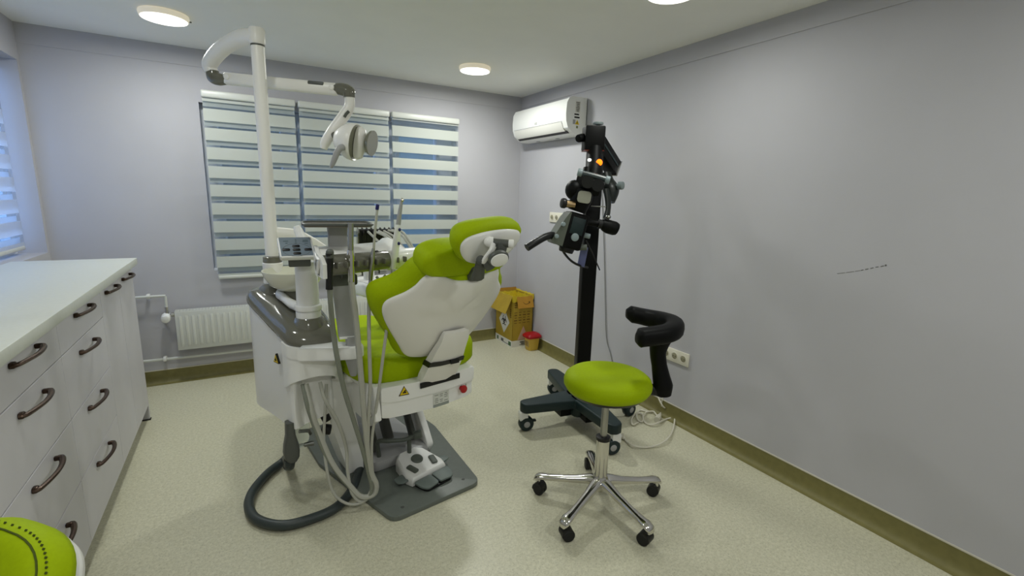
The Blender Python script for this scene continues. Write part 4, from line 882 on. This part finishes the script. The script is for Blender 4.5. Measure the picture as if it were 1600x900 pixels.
obj('drop_joint', B().tube([at(946, 272, 3.02), at(949, 285, 3.0), at(955, 298, 2.97), at(953, 316, 2.95)], [0.035, 0.042, 0.05, 0.03], seg=14), mat('green_grey_casting', (22, 28, 25), 0.4), ms)
obj('clamp_knob', B().cyl(at(960, 290, 2.96), at(968, 290, 2.94), 0.009).cyl(at(966, 290, 2.945), at(973.5, 290, 2.93), 0.024, bev=0.004), MATS['grey_knob'], ms, kind='stuff')
obj('link_arm', B().tube([at(948, 296, 2.92), at(950, 312, 2.90), at(950, 328, 2.88), at(947, 342, 2.86)], [0.026, 0.022, 0.018, 0.022], seg=12, flat=0.6), MATS['green_grey_casting'], ms)
obj('small_plate', B().box((0, 0, 0), (0.085, 0.03, 0.006), X=frame(at(935, 322.5, 2.80), mr, md), bev=0.002), STEEL, ms)
obj('swivel_barrel', B().tube([at(917, 347.5, 2.72), at(929, 349, 2.74), at(938, 350.5, 2.75), at(942, 351, 2.75), at(950, 354, 2.76), at(960, 357, 2.77), at(964, 358.5, 2.775)], [0.018, 0.018, 0.022, 0.032, 0.040, 0.040, 0.034], seg=18, n=3), BMATTE, ms)
obj('barrel_collar', B().cyl(at(935, 349.5, 2.735), at(940, 350.5, 2.74), 0.026), RUBBER, ms)
obj('barrel_knob', B().ball(at(950.5, 339, 2.74), (0.016, 0.016, 0.011)), STEEL, ms)
# optics: body leans to the left towards its foot
b0, b1 = at(905, 318, 2.66), at(885, 388, 2.64)
bdir = (b1-b0); BLb = bdir.length
OX = frame(b0, bdir, md*1.0 + mr*(-0.35))          # x down the body, y away, z sideways
sgn = 1 if (OX.to_3x3() @ V((0, 0, 1))).dot(mr) > 0 else -1
def OB(): return B(OX)
def O(x, y, z): return OX @ V((x, y, z*sgn))
obj('optics_body', OB().box((BLb*0.60, 0, sgn*0.006), (BLb*0.78, 0.12, 0.115), bev=0.014, seg=3), BMATTE, ms)
obj('body_panel', OB().box((BLb*0.48, -0.061, sgn*0.008), (BLb*0.36, 0.006, 0.075), bev=0.003), TEAL, ms)
obj('round_badge', OB().cyl((BLb*0.72, -0.058, sgn*0.010), (BLb*0.72, -0.067, sgn*0.010), 0.022, bev=0.003, seg=24), CAPW, ms)
obj('lens_barrel', OB().cyl((BLb*0.95, -0.005, 0), (BLb*1.09, -0.005, 0), 0.045, 0.04, bev=0.006), BLACK, ms)
sp = [(0.16, -0.05), (0.28, 0.055), (0.86, 0.055), (0.92, 0.0), (0.90, -0.06), (0.40, -0.06)]
obj('light_housing', OB().rings([[V((x*BLb, y, sgn*z)) for y, z in ((-0.064, -0.045), (-0.064, zo), (0.055, zo), (0.055, -0.045))] for x, zo in ((0.24, -0.054), (0.40, -0.072), (0.90, -0.112), (0.97, -0.100))]), mat('grey_green_housing', (92, 98, 88), 0.35), ms)
obj('housing_cap', OB().cyl((BLb*0.52, -0.06, -sgn*0.075), (BLb*0.52, -0.075, -sgn*0.075), 0.012, bev=0.003), CAPW, ms)
obj('housing_cap', OB().cyl((BLb*0.80, -0.06, -sgn*0.092), (BLb*0.80, -0.070, -sgn*0.092), 0.012, bev=0.003), CAPW, ms)
obj('side_lever', OB().cyl((BLb*0.62, -0.02, sgn*0.06), (BLb*0.62, -0.04, sgn*0.10), 0.014, bev=0.003), CAPW, ms)
obj('side_lever', OB().cyl((BLb*0.92, -0.02, sgn*0.055), (BLb*0.86, -0.04, sgn*0.10), 0.017, bev=0.003), mat('olive_grey_knob', (96, 102, 94), 0.4), ms)
obj('neck', B().tube([at(912, 296, 2.66), at(908, 310, 2.66), at(901, 330, 2.66)], [0.058, 0.062, 0.05], seg=16), BMATTE, ms)
obj('neck_plate', B().prism(rrect(0.072, 0.064, 0.018), -0.004, 0.004, X=frame(at(913, 308, 2.585), mr*0.97-V((0, 0, 0.12)), V((0, 0, 1))+md*0.2), bev=0.002), mat('ivory_plate', (176, 176, 160), 0.4), ms)
obj('zoom_knob', B().cyl(at(884, 318, 2.58), at(877, 317, 2.57), 0.027, bev=0.006), BLACK, ms)
obj('knob_collar', B().cyl(at(897, 320, 2.60), at(883, 318, 2.58), 0.02), BRASS, ms)
obj('binocular_head', B().tube([at(899, 287, 2.68), at(912, 290, 2.68), at(926, 293, 2.68), at(938, 296, 2.68)], [0.045, 0.058, 0.056, 0.04], seg=16), BMATTE, ms)
obj('side_lobe', B().ball(at(897, 297, 2.66), (0.05, 0.05, 0.055)), BMATTE, ms)
for (x0, y0, x1, y1) in ((921, 282, 915, 272), (937, 287, 938, 279)):
    e_ = obj('eyepiece', B().tube([at(x0, y0, 2.66), at(x0-1, y0+1, 2.61), at(x0-2, y0+2, 2.565)], [0.028, 0.026, 0.031], seg=16), BLACK, ms)
    obj('eyecup', B().tube([at(x0-2, y0+2, 2.575), at(x0-2.5, y0+2.5, 2.55)], [0.031, 0.033], seg=16, n=1), RUBBER, e_)
obj('handle_bar', B().tube([at(907, 270, 2.57), at(928, 275, 2.57), at(949, 281, 2.57)], 0.015, seg=10), mat('dark_bar', (60, 70, 70), 0.35), ms)
for p_, q_ in (((902.5, 268.5), (910, 270.5)), ((946, 280), (953, 282))): obj('bar_cap', B().cyl(at(*p_, 2.57), at(*q_, 2.57), 0.020, bev=0.004), CAPW, ms)
obj('beam_tube', B().tube([at(930, 232, 2.83), at(929, 250, 2.80), at(928, 268, 2.76), at(926, 285, 2.72)], [0.040, 0.046, 0.05, 0.04], seg=16), BMATTE, ms)
obj('tube_cover', B().tube([at(918, 262, 2.74), at(917, 274, 2.73), at(921, 284, 2.72)], [0.022, 0.03, 0.02], seg=12), BMATTE, ms)
obj('indicator_lamp', B().cyl(at(936, 254, 2.76), at(936, 254.5, 2.735), 0.019, 0.017, bev=0.003), ORANGE, ms)
obj('indicator_led', B().ball(at(921, 250, 2.745), (0.012, 0.012, 0.009), seg=10), WLED, ms)
obj('grip_bar', B().tube([at(871, 369, 2.62), at(862, 367.5, 2.58), at(850, 371, 2.54), at(834, 380, 2.50), at(823, 387, 2.48)], [0.016, 0.02, 0.02, 0.021, 0.021], seg=12, n=4), BLACK, ms)
obj('signal_cable', B().tube([at(876, 384, 2.6), at(882, 396, 2.62), at(893, 408, 2.66), at(906, 415, 2.72), at(918, 418, 2.80)], 0.007, seg=8), BLACK, ms)
obj('column_cable', B().tube([at(916, 376, 2.70), at(924, 392, 2.78), at(931, 408, 2.83), at(937, 422, 2.87)], 0.004, seg=6), RUBBER, ms)
obj('hanging_tag', B().box((0, 0, 0), (0.045, 0.002, 0.115), X=frame(at(910.5, 401, 2.72), mr*0.9-md*0.4, md*0.9+mr*0.4) @ M.Rotation(0.15, 4, 'Y')), mat('blue_grey_card', (104, 108, 150), 0.5), ms)

# ------------------------------------------------------------------ dental stool with swing-arm rest
def caster(parent, x, y, ang):
    X = T(x, y, 0, ang)
    k = obj('caster', B(X).cyl((0, 0, 0.055), (0, 0, 0.078), 0.012), CHROME, parent)
    for sy in (-1, 1):
        obj('wheel', B(X @ M.Translation((-0.012, sy*0.0145, 0.0275)) @ M.Rotation(math.pi/2, 4, 'X')).lathe([(0.010, -0.011), (0.024, -0.011), (0.0275, -0.007), (0.0275, 0.007), (0.024, 0.011), (0.010, 0.011)], seg=20), RUBBER, k)
    obj('wheel_hood', B(X @ M.Translation((-0.008, 0, 0.034)) @ M.Rotation(math.pi/2, 4, 'X')).rings([[V((0.028*math.cos(a), 0.028*math.sin(a), z)) for a in [math.radians(-20+18*j) for j in range(12)]] for z in (-0.024, -0.012, 0.012, 0.024)]), BLACK, k)
st = thing('dental_stool', 'round lime green dental stool with chrome five-star base and curved black armrest', 'stool', (1.40, 1.53, 0))
TX, TY = 1.40, 1.53
tips = [(1.19, 1.745), (1.115, 1.415), (1.41, 1.225), (1.70, 1.455), (1.56, 1.80)]
for wx, wy in tips:
    d = V((wx-TX, wy-TY, 0)); L = d.length; d.normalize(); w = V((-d.y, d.x, 0))
    def P3(r, z): return V((TX, TY, z)) + d*r
    rs = []
    for r, z, hw, hh_ in ((0.015, 0.125, 0.026, 0.028), (0.05, 0.128, 0.022, 0.024), (0.12, 0.112, 0.017, 0.019), (0.20, 0.100, 0.015, 0.016), (L-0.05, 0.094, 0.017, 0.014), (L-0.012, 0.092, 0.021, 0.014), (L+0.012, 0.084, 0.020, 0.014), (L+0.022, 0.074, 0.012, 0.008)):
        rs.append([P3(r, z) + w*hw*1.25*math.cos(a) + V((0, 0, 1))*hh_*math.sin(a) for a in [2*math.pi*k/12 for k in range(12)]])
    obj('base_leg', B().rings(rs), CHROME, st, angle=60)
    caster(st, wx, wy, math.atan2(d.y, d.x)+random.uniform(-0.9, 0.9))
TZ = M.Translation((TX, TY, 0))
obj('base_hub', B(TZ).lathe([(0.016, 0.078), (0.03, 0.085), (0.04, 0.11), (0.042, 0.135), (0.036, 0.15), (0.032, 0.16)], seg=28), CHROME, st)
obj('column_tube', B(TZ).lathe([(0.031, 0.15), (0.030, 0.345)], seg=28), CHROME, st)
obj('column_ring', B(TZ).lathe([(0.033, 0.342), (0.034, 0.348), (0.034, 0.358), (0.020, 0.362)], seg=24), BLACK, st)
obj('gas_rod', B(TZ).lathe([(0.0165, 0.355), (0.0165, 0.61)], seg=20), STEEL, st)
obj('seat_plate', B(TZ).lathe([(0.03, 0.565), (0.165, 0.575), (0.178, 0.590), (0.17, 0.598)], seg=36), BLACK, st)
sd_ = [(0.165, 0.534), (0.185, 0.545), (0.198, 0.566), (0.199, 0.583), (0.192, 0.602), (0.175, 0.616), (0.145, 0.622), (0.10, 0.620), (0.05, 0.614), (0.0, 0.611)]
obj('seat', B(TZ).lathe([(r, z+0.05) for r, z in sd_], seg=56), GREEN, st, angle=80)
# lever and swing bar
def S(x, y, d): return at(x, y, d)

aD = 2.16
obj('swing_bar', B().tube([V((TX+0.02, TY+0.05, 0.572)), at(1008, 608, 2.15), at(1034, 610, aD)], [0.026, 0.026, 0.032], seg=12, flat=0.8, n=4), BLACK, st)
stp = [(1037, 617, 0.026), (1036, 603, 0.034), (1033, 588, 0.030), (1030, 570, 0.0265), (1028, 552, 0.0275), (1030, 538, 0.033), (1034, 526, 0.038), (1038, 516, 0.034)]
obj('armrest_post', B().tube([at(x, y, aD) for x, y, r in stp], [r*1.3 for x, y, r in stp], seg=16, n=3), BMATTE, st)
# armrest: horseshoe pad, horizontal, open to the left
ap = [(979, 490, 2.30), (992, 492, 2.31), (1010, 496, 2.32), (1032, 500, 2.30), (1050, 506, 2.24), (1054, 514, 2.16), (1042, 521, 2.09), (1020, 525, 2.05), (1004, 527, 2.03), (995, 529, 2.02)]
q = []
for x, y, d in ap:
    q.append(at(x, y, d))
def flatpad(pts, r, hgt):
    p = catmull(pts, 5); L = len(p); rings = []
    for i in range(L):
        d = (p[min(i+1, L-1)]-p[max(i-1, 0)]); d.z = 0; d.normalize(); w = V((-d.y, d.x, 0))
        t = min(i, L-1-i); e = min(1, 0.55+0.15*t) if t < 3 else 1
        rings.append([p[i] + w*r*e*math.copysign(abs(math.cos(a))**0.7, math.cos(a)) + V((0, 0, hgt*e*math.copysign(abs(math.sin(a))**0.7, math.sin(a)))) for a in [2*math.pi*k/16 for k in range(16)]])
    return B().rings(rings)
obj('armrest_pad', flatpad(q, 0.042, 0.040), BMATTE, st, angle=80)

# ------------------------------------------------------------------ foreground stool: backrest in view at the lower left corner
s2 = thing('dental_stool', 'lime green stool backrest with stitched seam, cut off at the lower left corner', 'stool', (-0.36, 0.60, 0))
rc = at(-18, 946, 1.0)
rw_ = V((-0.60, -0.58, 0.55)).normalized(); ru_ = V((0.69, -0.72, 0.0)); RXf = frame(rc, ru_, rw_.cross(ru_))         # u right, v up, w towards the seat
bo = superel(0.128, 0.118, 40, 0.72)
obj('backrest', B(RXf).pad(bo, [(0.02, -0.024), (0.004, -0.020), (0, -0.008), (0, 0.010), (0.006, 0.026), (0.018, 0.037), (0.034, 0.041), (0.07, 0.043)]), GREEN, s2, angle=70)
sm = [V((x, y, 0)) for x, y in superel(0.128-0.010, 0.118-0.010, 40, 0.72)]
obj('seam', B(RXf).tube([(p.x, p.y, 0.031) for p in sm], 0.0016, seg=5, n=1, closed=True), SEAM, s2)
st_ = B(RXf)
for k, p in enumerate(catmull([(x, y, 0) for x, y in superel(0.1245, 0.1145, 40, 0.72)], 2, True)): st_.box((p.x, p.y, 0.0235), (0.003, 0.003, 0.002))
obj('stitching', st_, SEAM, s2, kind='stuff', smooth=False)
obj('back_shell', B(RXf).pad(superel(0.120, 0.108, 40, 0.72), [(0.03, -0.055), (0.012, -0.048), (0.003, -0.035), (0.002, -0.018), (0.006, -0.014)]), WHITE, s2, angle=70)
obj('back_post', B().tube([RXf @ V((0, -0.02, -0.07)), RXf @ V((0, -0.16, -0.06)), V((-0.38, 0.86, 0.46)), V((-0.36, 0.70, 0.44))], 0.02, seg=12), BLACK, s2)
Z2 = M.Translation((-0.36, 0.60, 0))
obj('seat', B(Z2).lathe([(r, z-0.07) for r, z in sd_], seg=40), GREEN, s2, angle=80)
obj('seat_plate', B(Z2).lathe([(0.03, 0.43), (0.165, 0.44), (0.178, 0.465)], seg=36), BLACK, s2)
obj('column_tube', B(Z2).lathe([(0.03, 0.09), (0.03, 0.32), (0.0165, 0.325), (0.0165, 0.44)], seg=24), CHROME, s2)
for k in range(5):
    a = math.radians(20+72*k); d = V((math.cos(a), math.sin(a), 0)); o_ = V((-0.36, 0.60, 0)); L = 0.27
    obj('base_leg', B().tube([o_+V((0, 0, 0.12)), o_+d*0.15+V((0, 0, 0.105)), o_+d*(L-0.02)+V((0, 0, 0.09)), o_+d*L+V((0, 0, 0.078))], [0.026, 0.018, 0.018, 0.012], seg=10), CHROME, s2)
    p = o_+d*L; caster(s2, p.x, p.y, a)

# ------------------------------------------------------------------ waste box in the corner
x0, x1, y0, y1, hz_ = 2.192, 2.418, 3.775, 4.11, 0.50
bx_ = thing('waste_box', 'open yellow cardboard waste box with biohazard print and yellow bag in the corner', 'box', ((x0+x1)/2, (y0+y1)/2, 0))
b = B(); th = 0.005
b.box(((x0+x1)/2, y0+th/2, hz_/2), (x1-x0, th, hz_)); b.box(((x0+x1)/2, y1-th/2, hz_/2), (x1-x0, th, hz_))
b.box((x0+th/2, (y0+y1)/2, hz_/2), (th, y1-y0, hz_)); b.box((x1-th/2, (y0+y1)/2, hz_/2), (th, y1-y0, hz_)); b.box(((x0+x1)/2, (y0+y1)/2, 0.003), (x1-x0, y1-y0, 0.006))
obj('carton', b, CARD, bx_, smooth=False, kind='stuff')
def panel(nm, c, s_, m, rot=I4): return obj(nm, B(M.Translation(c) @ rot).box((0, 0, 0), s_, bev=0.0), m, bx_, smooth=False)
panel('flap', (x0+0.125, y0-0.022, hz_-0.050), (0.175, 0.004, 0.12), CARDB, M.Rotation(-0.33, 4, 'X'))
panel('flap', ((x0+x1)/2, y1-0.002, hz_+0.012), (x1-x0, 0.004, 0.03), CARDB, M.Rotation(-0.1, 4, 'X'))
panel('flap', (x0-0.040, (y0+y1)/2-0.0, hz_-0.075), (0.004, y1-y0-0.01, 0.18), CARD, M.Rotation(0.42, 4, 'Y'))
# bag lining folded over the rim
bg_ = B(); loop = []
for k in range(48):
    t_ = k/48*4; i = int(t_); f = t_-i
    cs_ = [(x0, y0), (x1, y0), (x1, y1), (x0, y1)]; p, q2_ = V(cs_[i]), V(cs_[(i+1) % 4]); loop.append(p+(q2_-p)*f)
cen = V(((x0+x1)/2, (y0+y1)/2)); rr_ = []
rnd = [random.uniform(-1, 1) for _ in range(48)]
for ins, z in ((0.03, hz_-0.10), (0.008, hz_-0.02), (0.0, hz_+0.012), (-0.006, hz_+0.014), (-0.008, hz_-0.005), (-0.007, hz_-0.045)):
    rr_.append([V(((cen+(p-cen)*(1-ins/(p-cen).length)).x, (cen+(p-cen)*(1-ins/(p-cen).length)).y, z + rnd[k]*(0.012 if z < hz_ else 0.006))) for k, p in enumerate(loop)])
bg_.rings(rr_, cap=False); obj('bag', bg_, BAG, bx_, angle=80)
# print: white base strip, lines of text, biohazard diamond, triangle
def fr_(nm, x, z, w, h, m, dy=0.0008): return obj(nm, B().box((x, y0-dy, z), (w, 0.0012, h)), m, bx_, smooth=False)
def lf_(nm, y, z, w, h, m, dx=0.0008): return obj(nm, B().box((x0-dx, y, z), (0.0012, w, h)), m, bx_, smooth=False)
fr_('base_strip', (x0+x1)/2, 0.032, x1-x0, 0.064, PAPER); lf_('base_strip', (y0+y1)/2, 0.032, y1-y0, 0.064, PAPER)
for k in range(4): fr_('print_line', x0+0.125-0.004*(k % 2), 0.05-k*0.011, 0.07-0.012*(k % 3), 0.005, INK, 0.0018)
for r_ in range(5):
    for c_ in range(4): fr_('print_line', x0+0.035+c_*0.048, 0.345-r_*0.026, 0.036-0.006*((r_+c_) % 3), 0.010 if r_ % 2 else 0.006, mat('brown_print', (112, 84, 24), 0.7), 0.0012)
for k in range(3): fr_('print_line', x0+0.035, 0.44-k*0.02, 0.03, 0.009, MATS['brown_print'], 0.0012)
Xd = frame((x0-0.001, 3.935, 0.235), (0, -1, 0), (0, 0, 1))
dm = obj('biohazard_label', B(Xd).prism([(-0.105, 0), (0, -0.125), (0.105, 0), (0, 0.125)], -0.0006, 0.0006), PAPER, bx_, smooth=False)
def bio(X, s_, parent):
    b = B(X)
    def ringp(cx, cy, r, w, a0, a1):
        n = 18; b.rings([[V((cx+(r+dr)*math.cos(math.radians(a0+(a1-a0)*k/n)), cy+(r+dr)*math.sin(math.radians(a0+(a1-a0)*k/n)), zz)) for dr, zz in ((-w, 0), (w, 0), (w, 0.0006), (-w, 0.0006))] for k in range(n+1)])
    for a in (90, 210, 330):
        cx, cy = 0.42*s_*math.cos(math.radians(a)), 0.42*s_*math.sin(math.radians(a))
        ringp(cx, cy, 0.42*s_, 0.075*s_, a+35-360, a-35)
        ringp(0, 0, 0.46*s_, 0.05*s_, a-58-60+60, a-22) if False else None
    ringp(0, 0, 0.36*s_, 0.05*s_, 0, 360); ringp(0, 0, 0.10*s_, 0.06*s_, 0, 360)
    obj('biohazard_symbol', b, INK, parent, smooth=False, kind='stuff')
bio(Xd @ M.Translation((0, 0, 0.0008)), 0.062, dm)
for k in range(5): lf_('print_line', 3.81, 0.37-k*0.018, 0.028, 0.009, MATS['brown_print'], 0.0012)
lf_('print_mark', 4.06, 0.03, 0.03, 0.036, mat('green_print', (70, 100, 60), 0.7), 0.0018); lf_('print_mark', 3.965, 0.03, 0.05, 0.03, GINK, 0.0018); lf_('print_mark', 3.815, 0.03, 0.05, 0.04, MATS['green_print'], 0.0018); lf_('print_line', 3.90, 0.016, 0.12, 0.006, GINK, 0.0018)
obj('triangle_label', B(frame((x0+0.125, y0-0.001, 0.11), (1, 0, 0), (0, 0, 1))).prism([(-0.062, -0.04), (0.062, -0.04), (0, 0.095)], -0.0005, 0.0007), mat('pink_print', (206, 172, 150), 0.7), bx_, smooth=False)
FXp = frame((x0+0.135, y0-0.0265, hz_-0.058), (1, 0, 0), (0, 0.33, 0.95))
obj('smile_mark', B(FXp).tube([(-0.036, 0.006, 0), (-0.02, -0.008, 0), (0.0, -0.013, 0), (0.022, -0.008, 0), (0.036, 0.004, 0)], 0.0032, seg=6, flat=0.5).tube([(0.026, 0.010, 0), (0.038, 0.008, 0), (0.035, -0.006, 0)], 0.0028, seg=6, n=2), INK, bx_, kind='stuff')
# sharps tub
tbx, tby = 2.345, 3.655
tb = thing('sharps_container', 'small yellow sharps container with a red lid in front of the waste box', 'container', (tbx, tby, 0))
oc = lambda w, h, z: [V((tbx+x, tby+y, z)) for x, y in rrect(w, h, 0.025, 3)]
obj('tub', B().rings([oc(0.098, 0.088, 0.0), oc(0.104, 0.094, 0.004), oc(0.126, 0.112, 0.125)]), TUB, tb, angle=30)
obj('lid', B().rings([oc(0.135, 0.122, 0.122), oc(0.152, 0.138, 0.124), oc(0.154, 0.140, 0.142), oc(0.142, 0.128, 0.150), oc(0.118, 0.104, 0.163), oc(0.09, 0.08, 0.166)]), REDM, tb, angle=30)
obj('lid_tab', B().box((tbx-0.078, tby-0.02, 0.142), (0.03, 0.05, 0.014), bev=0.004), REDM, tb)
obj('tub_label', B(frame((tbx-0.058, tby-0.0, 0.065), (0.0, -1, 0), (-0.1, 0, 1))).box((0.0, 0, -0.0012), (0.07, 0.06, 0.002)), mat('tub_label', (176, 150, 90), 0.6), tb, smooth=False)
for k in range(3): obj('print_line', B(frame((tbx-0.0585, tby-0.0, 0.065), (0.0, -1, 0), (-0.1, 0, 1))).box((0.0, 0.018-k*0.016, 0.0), (0.05-k*0.01, 0.006, 0.0012)), mat('brown_print', (112, 84, 24), 0.7), tb, smooth=False)

# ------------------------------------------------------------------ cables
CW = mat('white_cable', (216, 212, 196), 0.45)
mc = thing('mains_cable', 'loose coil of white mains cable on the floor behind the stool', 'cable', fl_(1025, 660, 0))
def run(pts, zs=0.007): return [fl_(x, y, zs+(0.006*((i*7) % 3)) if len(pts) > 3 else zs) for i, (x, y) in enumerate(pts)]
rw = 0.0055
obj('cord', B().tube(run([(975, 685), (981, 691), (990.5, 696.6), (1009, 699), (1028.5, 695), (1043, 685.6), (1051, 673), (1054, 658.7), (1053.5, 648), (1047, 639)]) + [wallpt(1041, 634)+V((-0.03, 0, 0.0)), wallpt(1030, 612)+V((-0.03, 0, 0.0))], rw, seg=8), CW, mc)
obj('cord', B().tube(run([(1018.7, 643), (1009, 644.6), (1004.6, 652.6), (1009, 661), (1018.7, 663.8), (1029.7, 660), (1040.7, 655), (1051.7, 653), (1062, 655.5), (1066, 660)]), rw, seg=8), CW, mc)
obj('cord', B().tube(run([(997, 660), (988.7, 663.6), (987, 655), (993, 647), (1001.6, 646), (1005, 652.6), (1003, 659), (996.7, 656), (994.8, 647.7), (1000, 641), (1011, 643), (1021, 643), (1027, 650)]), rw, seg=8), CW, mc)
obj('cord', B().tube([fl_(1031, 648, 0.01), fl_(1034, 640, 0.02), wallpt(1037, 628)+V((-0.02, 0, 0)), wallpt(1040, 610)+V((-0.012, 0, 0)), wallpt(1044, 575)+V((-0.012, 0, 0))], 0.0045, seg=8), CW, mc)
obj('cord', B().tube(run([(1045, 641), (1051, 645), (1057, 650), (1062, 656)]), rw, seg=8), CW, mc)
obj('plug', B().tube([fl_(1026, 656, 0.02), fl_(1029, 652, 0.02), fl_(1032, 647, 0.015)], [0.02, 0.019, 0.008], seg=10, n=3), CW, mc)
obj('plug', B().tube([fl_(971, 680, 0.03), fl_(973, 682.5, 0.02), fl_(976, 686, 0.012)], [0.016, 0.015, 0.007], seg=10, n=3), CW, mc)
wc = obj('wall_cable', B().tube([wallpt(x, y)+V((-0.008, 0, 0)) for x, y in ((938, 250), (943, 330), (945.5, 400), (947, 470), (948, 515), (950, 535), (955, 552), (960, 575), (966, 596))], 0.0035, seg=6, n=4), mat('grey_cable', (120, 122, 120), 0.5))
tag(wc, 'thin grey cable hanging down the right wall beside the microscope column', 'cable')
